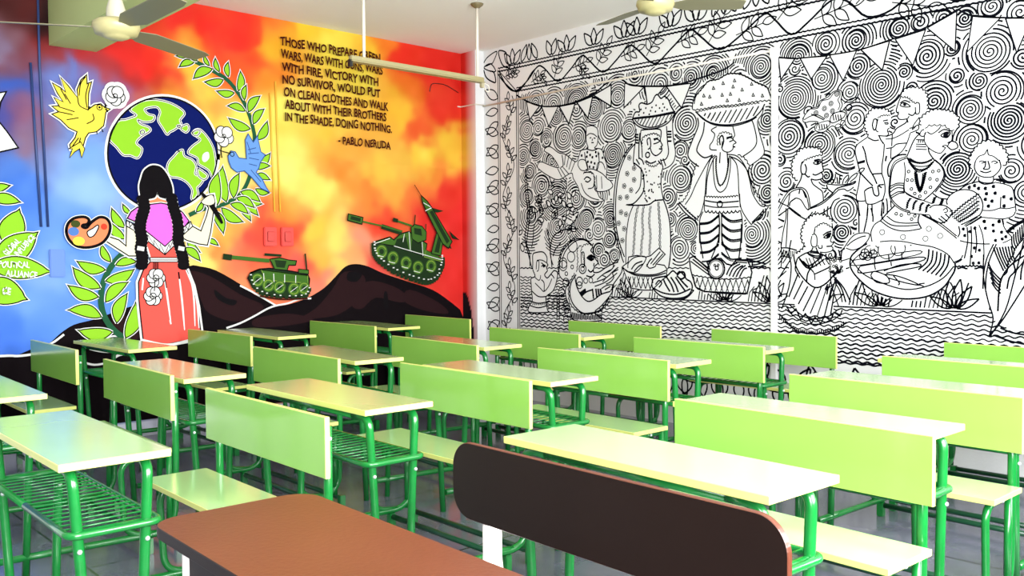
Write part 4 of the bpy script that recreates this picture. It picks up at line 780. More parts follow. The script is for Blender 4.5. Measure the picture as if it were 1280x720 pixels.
for p in ([600, 270, 740, 375], [630, 240, 730, 330], [615, 255, 735, 350], [860, 370, 890, 310, 940, 280], [880, 380, 910, 320, 960, 290], [905, 385, 935, 330, 980, 300], [930, 385, 960, 330, 1000, 300], [955, 385, 985, 330, 1010, 320], [920, 262, 1010, 268], [925, 275, 1010, 282], [1010, 260, 1060, 270, 1150, 290], [1015, 310, 1150, 310], [1050, 270, 1045, 305]): s(c8, p, .012)
hatch(c8, [620, 385, 1035, 400, 1005, 505, 660, 480], 1.2, .055, .011); hatch(c8, [620, 385, 1035, 400, 1005, 505, 660, 480], -1.2, .055, .011)
# ---- butterfly
fig('painted_butterfly', 'butterfly with ringed wings in the line mural')
M_(d3, [350, 410, 370, 350, 430, 285, 500, 265, 520, 210, 600, 170, 650, 120, 720, 100, 742, 140, 730, 200, 745, 250, 720, 310, 770, 300, 790, 350, 760, 420, 700, 480, 640, 460, 560, 520, 480, 510, 470, 460, 500, 420, 420, 415, 380, 425], .010, True)
for p in ([360, 400, 430, 360, 500, 350, 570, 390], [430, 340, 500, 370, 560, 400], [430, 290, 500, 280, 540, 210, 610, 190, 660, 130, 715, 115, 720, 160, 700, 200, 720, 250, 700, 300], [480, 490, 500, 440, 560, 415, 610, 410, 615, 450, 560, 490, 500, 500], [620, 400, 640, 350, 700, 320, 770, 325, 760, 370, 700, 410, 640, 430, 620, 400]): s(d3, p, .009)
for x in (510, 535, 560, 585): s(d3, [x, 440, x + 8, 490], .009)
for x in (650, 675, 700, 725): s(d3, [x, 345, x + 10, 405], .009)
for x, y in ((480, 330), (565, 285), (630, 235), (645, 310), (585, 355), (690, 140)): circ(d3, x, y, .026, .008); circ(d3, x, y, .012, .007)
s(d3, [760, 240, 820, 190, 900, 175, 910, 200], .010); circ(d3, 810, 275, .035, .014); circ(d3, 900, 205, .025, .010); circ(d3, 560, 550, .02, .008); circ(d3, 700, 470, .035, .009); circ(d3, 750, 430, .03, .009)
# ---- right hand people
def head_curls(v, P, n, amp=.025): scallop(v, P, n, amp, .010)
fig('painted_back_man', 'upper man of the right hand group reaching back in the line mural')
mask(d4, [190, 130, 240, 80, 330, 70, 400, 100, 420, 200, 400, 290, 420, 280, 350, 340, 340, 430, 290, 480, 240, 600, 100, 700, 40, 620, 0, 600, 0, 520, 110, 480, 160, 350, 150, 250], True)
head_curls(d4, [190, 135, 230, 85, 300, 70, 370, 85, 410, 130, 420, 200, 415, 260], 11); s(d4, [190, 140, 165, 200, 145, 275, 165, 300, 155, 320, 175, 350, 240, 345, 260, 320], .010); scallop(d4, [195, 145, 250, 150, 300, 190, 330, 200], 6, -.02, .010)
for p in ([175, 225, 215, 200, 270, 235, 220, 240, 180, 228], [180, 205, 220, 183, 270, 200], [150, 290, 170, 285], [320, 200, 350, 210, 350, 290, 320, 300, 315, 240], [250, 300, 290, 315, 320, 280], [240, 345, 230, 380, 150, 430, 110, 480, 0, 520], [260, 440, 180, 490, 110, 520, 50, 525], [350, 330, 300, 400, 290, 440, 330, 400], [260, 430, 300, 420, 340, 400, 340, 440, 270, 470], [110, 480, 105, 590], [40, 610, 110, 600, 150, 570, 240, 560], [240, 345, 250, 380], [100, 600, 95, 700]): s(d4, p, .010)
dot(d4, 222, 215, .022)
fig('painted_servant_boy', 'standing boy in short cloth seen from the side in the line mural')
mask(d3, [970, 500, 975, 400, 1010, 310, 1080, 285, 1170, 290, 1220, 350, 1225, 430, 1215, 480, 1190, 540, 1170, 580, 1165, 700, 1160, 900, 1200, 1000, 1210, 1150, 1150, 1220, 1140, 1520, 1020, 1530, 900, 1520, 900, 1210, 885, 1200, 900, 950, 870, 800, 880, 680, 970, 560], True)
head_curls(d3, [1010, 545, 975, 480, 975, 420, 1000, 350, 1050, 295, 1120, 290, 1180, 300, 1230, 340], 13); scallop(d3, [1100, 385, 1150, 360, 1220, 360], 5, .015, .009)
for p in ([1100, 390, 1090, 440, 1080, 500, 1105, 520], [1060, 390, 1090, 400, 1080, 480, 1060, 500, 1045, 450, 1060, 390], [1150, 410, 1200, 400], [1160, 430, 1195, 425, 1200, 440, 1170, 440], [1215, 480, 1195, 500, 1205, 540, 1180, 560, 1100, 555], [1000, 550, 990, 575, 900, 640, 872, 690], [1000, 575, 1060, 605, 1110, 600], [1110, 555, 1130, 600, 1160, 640]): s(d3, p, .010)
for p in ([890, 0, 872, 60, 880, 120, 900, 200, 920, 280], [945, 20, 970, 80, 990, 180, 1020, 260, 1060, 330, 1090, 400], [900, 185, 970, 165], [905, 195, 972, 178], [1165, 0, 1155, 120, 1140, 220, 1140, 300], [1140, 300, 1165, 380, 1170, 480, 1140, 580], [925, 285, 910, 400, 885, 555, 970, 570], [925, 290, 1000, 370, 1050, 420], [1045, 430, 1060, 500, 1090, 520, 1110, 500, 1100, 420, 1140, 440], [965, 470, 1000, 445, 1045, 430], [965, 470, 980, 580, 1010, 602, 1070, 595, 1160, 550], [1050, 300, 1140, 295], [1105, 410, 1160, 405], [900, 570, 905, 640, 920, 720], [1000, 600, 990, 720], [1040, 600, 1045, 720], [1145, 580, 1130, 720]): s(d5, p, .011)
for p in ([905, 0, 910, 120, 910, 245], [1000, 0, 990, 100, 960, 240], [1030, 0, 1050, 80, 1050, 140], [1140, 0, 1140, 110], [910, 245, 1020, 255]): s(d7, p, .011)
fig('painted_bowl_man', 'moustached man offering a shallow bowl in the line mural')
mask(d5, [240, 350, 245, 180, 280, 100, 350, 45, 460, 40, 530, 70, 545, 130, 535, 200, 555, 280, 540, 340, 500, 380, 555, 480, 560, 570, 660, 490, 600, 440, 590, 400, 700, 400, 790, 310, 880, 280, 885, 380, 860, 450, 700, 540, 560, 640, 400, 710, 340, 1000, 150, 1040, 60, 900, 30, 760, 60, 720, 150, 520, 290, 420], True)
head_curls(d5, [300, 360, 255, 320, 245, 250, 250, 180, 280, 120, 310, 80, 350, 50, 430, 40, 500, 50, 530, 90, 530, 120], 15); scallop(d5, [335, 200, 370, 170, 410, 150, 470, 130, 530, 115], 7, .018, .010)
for p in ([545, 130, 540, 180, 550, 240, 555, 270, 535, 285, 550, 310, 540, 345, 480, 360, 430, 350], [450, 190, 490, 170, 530, 180, 495, 205, 455, 195], [460, 165, 500, 155, 530, 160], [445, 300, 480, 310, 540, 280], [350, 180, 330, 220, 335, 290, 370, 300, 385, 250, 370, 200], [370, 300, 400, 330, 420, 320], [340, 300, 325, 360, 280, 435], [430, 350, 450, 400, 500, 440, 545, 480, 555, 565], [420, 640, 540, 580, 640, 500, 700, 440, 850, 400, 880, 370], [400, 655, 540, 600, 650, 510, 710, 455], [700, 460, 760, 450, 800, 470, 860, 430], [585, 405, 600, 450, 650, 490], [590, 400, 700, 410, 800, 400, 880, 370], [650, 350, 660, 390], [690, 330, 700, 400], [720, 310, 715, 400], [745, 400, 760, 350, 800, 310, 805, 340, 770, 390], [790, 395, 830, 330, 890, 290, 880, 330, 820, 380], [900, 280, 930, 245, 965, 245, 940, 280, 905, 290], [70, 720, 130, 590, 200, 480, 280, 440, 350, 440, 400, 500, 425, 640], [90, 720, 150, 590, 220, 490, 290, 455, 340, 455, 385, 520, 410, 650, 380, 640, 330, 560, 280, 540], [215, 620, 225, 580, 280, 540], [80, 560, 150, 600, 210, 630, 330, 720], [220, 490, 200, 620], [320, 450, 310, 500], [350, 460, 380, 540], [110, 720, 210, 640], [500, 715, 620, 640, 660, 570, 720, 540]): s(d5, p, .011)
circ(d5, 645, 375, .02, .008); dot(d5, 502, 185, .022)
for p in ([180, 0, 180, 100, 150, 250, 130, 400], [200, 0, 195, 120, 190, 250, 180, 390], [70, 90, 160, 140], [80, 100, 165, 130], [70, 220, 150, 180], [100, 80, 190, 20], [60, 380, 130, 340], [130, 400, 200, 400, 310, 430], [140, 480, 240, 500], [230, 510, 110, 700], [130, 340, 130, 590, 40, 590], [210, 0, 300, 70, 390, 120], [80, 600, 100, 700], [40, 300, 120, 340]): s(d7, p, .011)
hatch(d7, [140, 410, 310, 430, 240, 500, 140, 480], 1.5, .018, .009)
fig('painted_kneeling_woman', 'woman in a striped dress holding out a leaf in the line mural')
mask(d7, [340, 330, 350, 200, 400, 110, 480, 65, 580, 75, 650, 150, 650, 300, 640, 440, 520, 450, 600, 520, 720, 480, 740, 420, 800, 300, 900, 250, 1020, 250, 1000, 330, 900, 440, 820, 510, 760, 620, 690, 680, 560, 800, 640, 1000, 620, 1060, 300, 1060, 290, 940, 230, 900, 190, 800, 220, 600, 300, 440], True)
head_curls(d7, [290, 460, 330, 430, 375, 380, 345, 320, 340, 250, 355, 190, 390, 125, 430, 90, 480, 68, 540, 70, 600, 95, 640, 140], 18); scallop(d7, [470, 210, 520, 170, 570, 160, 640, 205], 7, .018, .010); s(d7, [460, 265, 470, 210], .010)
for p in ([640, 150, 650, 220, 645, 270, 625, 330, 655, 350, 635, 380, 650, 400, 635, 430, 570, 445, 520, 440], [555, 295, 600, 260, 630, 255, 600, 300, 555, 295], [550, 275, 590, 245, 635, 232], [585, 385, 640, 380], [440, 280, 430, 340, 445, 385, 485, 380, 490, 300, 470, 262, 440, 270], [500, 370, 510, 400, 540, 400, 540, 370], [450, 395, 430, 430, 370, 455], [480, 395, 500, 440, 535, 480], [425, 430, 500, 440], [420, 445, 510, 455], [400, 460, 480, 500, 530, 485], [390, 450, 480, 480, 540, 470], [520, 450, 600, 500, 620, 540], [280, 560, 300, 500, 370, 455], [280, 560, 275, 620, 320, 700], [330, 520, 400, 580, 460, 650, 470, 720], [350, 530, 410, 590, 455, 640], [470, 660, 600, 600, 620, 580], [720, 480, 720, 440, 760, 400, 830, 300, 900, 255, 1010, 255, 1000, 320, 930, 390, 850, 420, 780, 400], [790, 380, 850, 330, 930, 290, 980, 280], [730, 530, 800, 510, 860, 480, 910, 400], [750, 580, 700, 640, 660, 680], [770, 405, 740, 430, 730, 520]): s(d7, p, .011)
dot(d7, 605, 275, .03)
for x in (380, 410, 450, 490, 530, 570): s(d7, [x, 500, x + 40, 600 - (x - 380) * .2], .009)
rnd = random.Random(5)
for _ in range(26): circ(d7, rnd.uniform(620, 740), rnd.uniform(480, 650), .014, .009, 8)
for p in ([310, 60, 320, 110, 350, 160, 400, 200, 450, 180, 500, 120], [300, 0, 290, 60, 300, 110, 290, 200, 260, 290], [330, 70, 370, 110, 430, 70], [335, 80, 375, 120, 440, 80], [365, 180, 370, 140, 395, 100], [465, 130, 470, 190, 500, 280], [250, 310, 320, 380, 400, 395, 480, 380, 530, 350], [275, 290, 340, 340, 400, 355, 470, 340, 510, 310], [290, 270, 350, 320, 400, 332, 460, 320, 500, 290], [280, 130, 230, 190, 250, 290], [210, 120, 240, 190, 260, 240], [370, 195, 330, 270], [400, 200, 350, 300], [430, 190, 380, 310], [455, 185, 410, 320], [470, 200, 440, 320], [480, 230, 465, 320], [350, 170, 310, 250], [330, 140, 290, 240]): s(e2, p, .012)
s(e2, [280, 280, 300, 310, 320, 290, 340, 335, 360, 310, 385, 352, 400, 325, 425, 352, 440, 320, 465, 340, 480, 305, 505, 320, 515, 295], .011, False)
hatch(e2, [250, 310, 320, 368, 400, 380, 480, 366, 528, 338, 535, 355, 480, 392, 400, 400, 320, 392, 245, 330], 1.5, .02, .012)
s(e2, [475, 150, 520, 200, 550, 262], .012); s(e2, [480, 165, 510, 200, 530, 262], .012); s(e2, [485, 180, 505, 215, 515, 262], .010)
fig('painted_plate', 'wide plate of fruit and vegetables in the line mural')
M_(e2, [548, 90, 560, 60, 620, 15, 700, -5, 790, -15, 860, -5, 930, 20, 980, 70, 990, 120, 970, 160, 940, 200, 880, 235, 800, 248, 720, 240, 640, 210, 580, 160, 552, 120], .013, True)
for p in ([552, 80, 600, 140, 680, 180, 780, 208, 870, 195, 940, 160, 985, 110], [600, 50, 555, 90], [565, 85, 820, 45, 820, 65, 570, 108, 565, 85], [590, 110, 835, 72, 838, 92, 600, 140, 590, 110], [650, 72, 652, 95], [710, 62, 712, 85], [765, 55, 766, 75], [650, 102, 655, 125], [720, 92, 722, 110], [690, 130, 760, 105, 835, 100, 840, 112, 760, 128, 700, 140], [690, 145, 740, 150, 800, 170, 838, 190, 780, 180, 710, 160], [635, 150, 650, 132, 700, 150, 712, 180, 660, 178, 635, 150], [730, 150, 755, 180, 750, 190], [838, 185, 862, 182], [838, 188, 858, 195], [780, 10, 800, 22, 830, 20, 840, 12, 780, 10], [890, 10, 960, 18, 965, 8, 890, 2, 890, 10]): s(e2, p, .010)
for k in range(6): s(e2, [880 + k * 17, 38 + k * 5, 872 + k * 17, 90 + k * 4, 835 + k * 18, 125 + k * 6], .013)
for x, y, r in ((610, 55, .04), (630, 45, .05), (645, 60, .04), (622, 68, .04), (603, 68, .035), (650, 42, .04), (702, 42, .085), (750, 35, .07)): circ(e2, x, y, r * 1.2, .012)
fig('painted_matriarch', 'large jewelled woman passing a pot in the line mural')
mask(d4, [360, 480, 350, 370, 400, 300, 480, 262, 600, 280, 680, 320, 700, 400, 670, 440, 650, 450, 640, 560, 690, 560, 690, 620, 600, 640, 540, 650, 480, 640, 560, 760, 570, 850, 520, 960, 600, 1080, 640, 1090, 650, 1200, 600, 1290, 760, 1400, 830, 1550, 760, 1630, 660, 1620, 600, 1540, 300, 1470, 0, 1450, -60, 1500, -80, 1440, -50, 1370, 20, 1240, 130, 1120, 80, 1020, 90, 780, 150, 700, 240, 680, 300, 540], True)
head_curls(d4, [370, 400, 360, 360, 400, 310, 480, 268, 560, 270, 640, 290, 690, 330, 695, 400, 680, 430], 14); scallop(d4, [400, 430, 430, 400, 520, 395, 580, 400, 620, 435, 660, 440], 6, -.02, .010)
for p in ([395, 440, 370, 450, 355, 490, 390, 500, 410, 460], [400, 470, 395, 540, 430, 600, 490, 640, 540, 650, 570, 620, 580, 600, 555, 590, 585, 580, 610, 600], [640, 450, 640, 530, 610, 570, 600, 600], [540, 490, 585, 465, 625, 470, 600, 510, 555, 505, 540, 490], [520, 470, 570, 440, 630, 455], [420, 460, 460, 480, 520, 440, 540, 410], [600, 560, 640, 545, 680, 560, 690, 600, 640, 620, 610, 600], [350, 480, 300, 540, 240, 680], [430, 600, 440, 650, 490, 720], [270, 470, 240, 560, 190, 640, 100, 700]): s(d4, p, .010)
dot(d4, 590, 490, .035); hatch(d4, [330, 530, 395, 535, 390, 570, 325, 565], 1.5, .02, .010)
for y in (530, 570, 590, 615): s(d4, [320, y, 400 + (y - 530) * .2, y + 3], .009)
for p in ([240, 110, 140, 150, 100, 220, 85, 330, 80, 440, 110, 520, 180, 580, 260, 610, 370, 625, 440, 630], [250, 120, 150, 165, 110, 230, 95, 330, 90, 440, 120, 510, 190, 570, 270, 600], [215, 160, 225, 250, 210, 400, 230, 430, 300, 470, 380, 500, 460, 530], [225, 260, 220, 420, 310, 480, 370, 500], [480, 140, 540, 190, 570, 260, 550, 330, 480, 420, 390, 500], [490, 140, 555, 200, 580, 270, 560, 340, 490, 430], [470, 440, 530, 480, 600, 490], [245, 120, 290, 160, 380, 170, 470, 130], [250, 140, 300, 190, 370, 200, 430, 190, 480, 150], [240, 120, 270, 180, 310, 230, 350, 250, 400, 230, 440, 200, 480, 150], [310, 240, 320, 330, 355, 430, 390, 340, 410, 250], [330, 260, 340, 330, 357, 390, 375, 330, 380, 260], [440, 570, 480, 545, 560, 545, 600, 560, 640, 600, 620, 650, 560, 700, 480, 680, 440, 630], [560, 590, 590, 570, 600, 600, 570, 610], [580, 620, 620, 660], [540, 640, 600, 690], [520, 660, 580, 705]): s(d6, p, .010)
wavy(d6, [255, 150, 310, 215, 360, 232, 420, 215, 470, 160], 16, .008, .018); wavy(d6, [315, 250, 325, 340, 352, 415], 10, .008, .022); wavy(d6, [405, 250, 385, 340, 362, 415], 10, .008, .022); wavy(d6, [262, 130, 330, 165, 400, 165, 460, 140], 14, .006, .014)
for p in ([85, 380, 150, 350, 215, 350], [88, 400, 150, 365, 215, 370], [90, 430, 150, 390, 215, 395], [100, 460, 160, 425, 220, 425], [100, 480, 170, 440, 220, 435]): s(d6, p, .009)
for x in (260, 315, 375, 430): wavy(d6, [x - 20, 575 + (x - 260) * .2, x - 12, 520 + (x - 260) * .2, x + 15, 480 + (x - 260) * .35], 6, .008, .018)
wavy(d6, [470, 530, 480, 500, 490, 470], 4, .008, .018); wavy(d6, [540, 540, 550, 515, 560, 485], 4, .008, .018)
for x, y in ((255, 245), (245, 320), (285, 322), (280, 400), (310, 440), (355, 465), (405, 430), (450, 385), (445, 310), (508, 318), (470, 245), (523, 238), (145, 620), (190, 632), (258, 620), (310, 638), (282, 668)): circ(d6, x, y, .016, .010, 8)
for p in ([0, 120, 60, 50, 130, -20], [15, 90, 100, 150, 220, 160, 340, 150], [0, 110, 100, 180, 220, 205, 360, 185], [60, 70, 130, 120, 230, 135, 340, 130], [350, 60, 340, 120, 370, 185], [370, 60, 500, 130, 620, 220, 700, 290, 740, 380, 720, 450, 660, 480], [385, 60, 520, 125, 640, 215, 715, 285, 752, 380, 730, 455, 670, 490], [-70, 300, -80, 220, -50, 150, 0, 115], [0, 300, 100, 292, 220, 300, 340, 325, 480, 350, 600, 410, 660, 490]): s(d8, p, .011)
for x, y in ((20, 215), (205, 258), (405, 272), (435, 185), (535, 248)): circ(d8, x, y, .03, .009, 10)
fig('painted_girl_with_pot', 'girl facing forward with dotted dress beside the pot in the line mural')
mask(d6, [640, 590, 600, 500, 640, 460, 720, 400, 870, 330, 880, 280, 840, 220, 800, 180, 840, 60, 900, 0, 980, -30, 1060, 0, 1120, 60, 1130, 150, 1100, 200, 1070, 260, 1010, 290, 1020, 330, 1150, 370, 1190, 430, 1210, 600, 1180, 650, 1100, 660, 1130, 800, 1175, 840, 1120, 880, 940, 890, 930, 1080, 740, 1085, 740, 960, 700, 860, 660, 700], True)
head_curls(d6, [820, 220, 800, 140, 830, 70, 870, 20, 930, -20, 1010, -20, 1070, 20, 1120, 80, 1130, 150, 1090, 190], 15)
for p in ([850, 150, 840, 210, 870, 270, 930, 295, 1000, 290, 1050, 250, 1075, 200, 1060, 140], [850, 150, 880, 110, 930, 90, 955, 50, 965, 95, 1010, 110, 1060, 150], [880, 160, 905, 150, 930, 162, 900, 172], [990, 165, 1015, 150, 1045, 165, 1015, 175], [940, 150, 935, 200, 920, 220, 950, 225, 975, 210, 960, 150], [890, 240, 940, 255, 990, 240], [880, 290, 880, 325, 930, 345, 1000, 340, 1010, 290], [870, 330, 930, 358, 1020, 345], [700, 410, 780, 360, 870, 335], [1020, 340, 1120, 360, 1175, 390, 1195, 470, 1210, 600], [1075, 470, 1070, 570], [915, 590, 1000, 590, 1070, 570, 1130, 575, 1200, 560], [900, 650, 1000, 660, 1100, 665, 1180, 640, 1205, 600], [590, 510, 620, 460, 680, 420, 750, 405, 830, 420, 890, 470, 915, 540, 905, 600, 880, 640], [590, 510, 600, 540], [650, 590, 620, 600], [890, 630, 780, 690, 720, 718], [905, 650, 800, 715], [1090, 665, 1100, 720]): s(d6, p, .010)
for k in range(5): wavy(d6, [625 + 18 * k, 640 + 14 * k, 740 + 18 * k, 540 + 22 * k, 880, 440 + 32 * k], 11, .009, .012 if k % 2 else .018)
for x, y in ((795, 385), (842, 370), (878, 395), (938, 395), (948, 442), (938, 492), (997, 508), (965, 552), (1103, 470), (1168, 488), (1105, 550), (1025, 437), (1010, 378), (928, 688), (1060, 688)): dot(d6, x, y, .022)
for p in ([760, 165, 880, 90, 900, 70], [750, 155, 870, 80], [1085, 95, 1100, 160, 1130, 210, 1175, 260], [710, 290, 800, 310, 940, 320, 1090, 310, 1175, 270], [775, 170, 780, 300, 750, 450], [810, 160, 815, 300, 800, 520], [845, 160, 860, 300, 850, 400], [880, 150, 915, 250, 925, 400, 920, 510], [700, 160, 710, 220, 690, 260]): s(d8, p, .010)
wavy(d8, [665, 520, 740, 518, 830, 515, 920, 518], 8, .006, .016)
for x, y in ((930, 118), (1007, 152), (938, 180), (1010, 205), (1082, 215), (1120, 255), (1028, 288), (1088, 275), (1060, 122), (742, 187), (845, 180), (800, 210), (755, 245), (840, 355), (885, 375), (815, 430), (880, 488), (830, 490)): dot(d8, x, y, .02)
fig('painted_banana_leaf', 'large veined leaf plant at the right of the line mural')
mask(d8, [1175, 270, 1290, 110, 1500, 0, 1500, 1000, 1100, 1050, 1010, 900, 930, 700, 930, 520, 1000, 330, 1100, 310], True)
for p in ([1010, 320, 950, 450, 920, 600, 915, 720], [1035, 320, 975, 460, 945, 600, 940, 720], [1120, 215, 1200, 150, 1290, 100], [1130, 225, 1200, 165, 1290, 115], [1290, 260, 1200, 360, 1190, 410, 1140, 480, 1130, 570, 1080, 620, 1060, 720], [1290, 330, 1240, 400, 1190, 480, 1200, 560, 1150, 620, 1130, 720], [1290, 440, 1260, 540, 1250, 640], [1200, 570, 1290, 460]): s(d8, p, .013)
for k in range(7): s(d8, [1170 + 18 * k, 250 - 20 * k, 1175 + 18 * k, 330 - 22 * k, 1205 + 12 * k, 380 - 20 * k], .011); s(d8, [1010 + 26 * k, 350 - 2 * k, 1040 + 24 * k, 430, 1100 + 16 * k, 560 - 18 * k], .012)
for k in range(5): s(d8, [960 + 8 * k, 480 + 45 * k, 1000 + 8 * k, 560 + 40 * k, 1075, 640 + 30 * k], .012)
for p in ([1110, 60, 1110, 160, 1130, 260, 1150, 330, 1135, 400], [1280, 0, 1240, 160, 1200, 300, 1135, 410], [1130, 405, 1180, 350, 1240, 260, 1290, 180], [1290, 60, 1220, 110, 1180, 180, 1170, 300], [1150, 400, 1220, 425, 1290, 440], [1180, 370, 1230, 390, 1290, 400]): s(e2, p, .014)
# ---- assemble: cut what lies behind
def emit(idx):
    Bw.begin()
    for f_, lay, Q, w_ in STR:
        if f_ != idx: continue
        P = np.array(Q, float)
        dens = [P[0]]
        for a, b in zip(P, P[1:]):
            n_ = max(1, int(np.hypot(*(b - a)) / .02))
            for j in range(1, n_ + 1): dens.append(a + (b - a) * j / n_)
        P = np.array(dens); ok = np.ones(len(P), bool)
        for mp, ml in MASK:
            if ml > lay:
                bb = (P[:, 0] > mp[:, 0].min()) & (P[:, 0] < mp[:, 0].max()) & (P[:, 1] > mp[:, 1].min()) & (P[:, 1] < mp[:, 1].max())
                if bb.any(): ok &= ~(bb & inside(mp, P))
        ok &= (P[:, 1] > .12) & (P[:, 1] < HC - .01) & (P[:, 0] > .21); i = 0
        while i < len(P):
            if ok[i]:
                j = i
                while j + 1 < len(P) and ok[j + 1]: j += 1
                if j - i > 0: Bw.ribbon(list(P[i:j + 1]), w_ * (1.06 + .14 * math.sin(i * .7 + j)), INK, layer=idx % 5)
                i = j + 1
            else: i += 1
    Bw.close(*FIG[idx])
for idx in FIG: emit(idx)
# ------------------------------------------------------------------ small fittings on walls and ceiling
def tubes(name, label, cat, pts, r, mt, n=8):
    bm = bmesh.new(); tube(bm, pts, r, n); return tag(obj(name, bm, mt, smooth=False), label, cat)
tubes('wall_conduit', 'thin white horizontal cable pipe across the top of the line mural', 'pipe', [(.215, -.132, 2.69), (1.6, -.132, 2.70), (3.27, -.132, 2.69)], .0085, ROD)
bm = bmesh.new(); box(bm, 3.245, 3.292, -.142, -.121, .35, 2.66, 0, .004); box(bm, 3.236, 3.302, -.147, -.1205, 2.64, 2.71, 0, .004)
tag(obj('wall_cable_cover', bm, mat('cable_cover_white', (226, 226, 224), .45)), 'white vertical cable channel dividing the line mural', 'cable cover')
tubes('pillar_cable', 'thin pale cable wrapped round the corner pillar', 'cable', bend([(.005, -.27, 2.70), (.005, -.231, 2.70), (.10, -.231, 2.70), (.217, -.231, 2.70), (.217, -.13, 2.70)], .01), .006, ROD)
PBLUE = mat('pipe_blue_paint', (40, 60, 110), .5); POCH = mat('pipe_yellow_paint', (226, 176, 60), .5); PRED = mat('switch_red_paint', (206, 62, 54), .5)
tubes('wall_pipe', 'shorter of two dark blue pipes on the left of the colour mural', 'pipe', [(.012, -3.945, 2.60), (.012, -3.905, 1.51)], .008, PBLUE)
tubes('wall_pipe', 'longer dark blue pipe running up to the ceiling beside the beam', 'pipe', [(.012, -3.89, 3.19), (.012, -3.89, 2.6), (.012, -3.862, 1.51)], .008, PBLUE)
tubes('wall_pipe', 'left of two yellow painted pipes above the red switches', 'pipe', [(.012, -2.205, 2.60), (.012, -2.18, 1.66)], .007, POCH)
tubes('wall_pipe', 'right of two yellow painted pipes above the red switches', 'pipe', [(.012, -2.155, 2.70), (.012, -2.13, 1.66)], .007, POCH)
def switch(y, label):
    bm = bmesh.new(); box(bm, .001, .030, y - .055, y + .055, 1.385, 1.535, 0, .006)
    o = tag(obj('wall_switch', bm, PRED), label, 'switch', 'painted over switches')
    bm = bmesh.new(); box(bm, .030, .036, y - .03, y + .03, 1.42, 1.50, 0, .003); obj('rocker', bm, PRED, o)
switch(-2.225, 'left of the two red painted wall switches'); switch(-2.075, 'right of the two red painted wall switches')
bm = bmesh.new(); box(bm, .001, .02, -3.86, -3.76, 1.17, 1.36, 0, .006); tag(obj('junction_box', bm, mat('box_blue_paint', (82, 118, 190), .6)), 'blue painted junction box on the left of the mural', 'box')
tubes('loose_wire', 'thin black wire curling on the red part of the mural', 'wire', bend([(.006, -.60, 2.80), (.006, -.58, 2.88), (.006, -.42, 2.89), (.006, -.26, 2.83)], .06), .0035, BLACKP, 6)

# hanging tube light
t = thing('tube_light', (1.385, -1.74, 3.20), 0, 'long khaki tube light batten without a tube, hanging on two white rods', 'light')
bm = bmesh.new(); box(bm, -.019, .019, -.60, .59, -.583, -.548, 0, .006); box(bm, -.030, .030, -.60, .59, -.590, -.583, 0, .002); obj('light_channel', bm, GALV, t)
for y, l in ((-.60, 'black end socket'), (.575, None)):
    bm = bmesh.new(); box(bm, -.016, .016, y - .010, y + .018, -.625, -.575, 0, .004); obj('tube_socket', bm, BLACKP if l else mat('old_socket', (170, 160, 130), .5), t, label=l)
for y in (-.485, .535):
    bm = bmesh.new(); tube(bm, [(0, y, -.548), (0, y, -.03)], .011, 10); obj('hanging_rod', bm, ROD, t)
    bm = bmesh.new(); lathe(bm, [(.012, -.035), (.02, -.03), (.045, -.012), (.05, 0)], 20, (0, y, 0)); obj('ceiling_cup', bm, mat('brass_dark', (110, 96, 66), .4), t, label='dark metal cup against the ceiling')
tubes('light_wire', 'short loop of wire at the end of the tube light', 'wire', bend([(1.385, -1.15, 2.615), (1.38, -1.09, 2.60), (1.39, -1.09, 2.55), (1.385, -1.12, 2.55), (1.385, -1.14, 2.59)], .02), .004, ROD, 6)

# ceiling fans
def fan(loc, a0, R_, label):
    t = thing('ceiling_fan', loc, 0, label, 'fan', 'ceiling fans')
    top = HC - loc[2]
    bm = bmesh.new(); lathe(bm, [(.0, -.052), (.035, -.05), (.06, -.04), (.065, -.03), (.098, -.026), (.105, -.005), (.112, .008), (.108, .03), (.09, .042), (.04, .048)], 40); obj('motor', bm, FANM, t)
    bm = bmesh.new(); lathe(bm, [(.040, .046), (.046, .06), (.044, .10), (.026, .16), (.016, .175)], 28); obj('lower_canopy', bm, mat('fan_cup_white', (190, 184, 160), .35), t, label='white bottle shaped cup above the motor')
    bm = bmesh.new(); tube(bm, [(0, 0, .17), (0, 0, top - .03)], .011, 10); obj('down_rod', bm, ROD, t)
    bm = bmesh.new(); lathe(bm, [(.018, top - .11), (.05, top - .06), (.06, top)], 24); obj('upper_canopy', bm, CREAM, t)
    for k in range(3):
        a = math.radians(a0 + 120 * k); bm = bmesh.new(); ca, sa = math.cos(a), math.sin(a)
        # iron
        prof = []
        N = 10
        for i in range(N + 1):
            u = i / N; r = .10 + (R_ - .10) * u
            wd = (.026 + .040 * min(1, u * 5)) * (1 - .12 * u); 
            if u > .97: wd *= .8
            tw = .20
            for sgn in (-1, 1): prof.append((r, sgn * wd, .006 - sgn * wd * tw, ))
        def P(r, v, z): return (r * ca - v * sa, r * sa + v * ca, z)
        lo = [bm.verts.new(P(r, v, z)) for r, v, z in prof]; hi = [bm.verts.new(P(r, v, z + .004)) for r, v, z in prof]
        for i in range(N):
            q = 2 * i
            bm.faces.new((hi[q], hi[q + 2], hi[q + 3], hi[q + 1])); bm.faces.new((lo[q], lo[q + 1], lo[q + 3], lo[q + 2]))
            bm.faces.new((lo[q], lo[q + 2], hi[q + 2], hi[q])); bm.faces.new((lo[q + 1], hi[q + 1], hi[q + 3], lo[q + 3]))
        bm.faces.new((lo[0], hi[0], hi[1], lo[1])); bm.faces.new((lo[-2], lo[-1], hi[-1], hi[-2]))
        bmesh.ops.recalc_face_normals(bm, faces=bm.faces)
        obj('blade', bm, FANB, t)
fan((2.02, -4.095, 2.42), 1, .70, 'cream ceiling fan hanging in front of the green beam')
fan((3.30, -1.48, 2.74), 168, .52, 'cream ceiling fan in front of the line mural border')

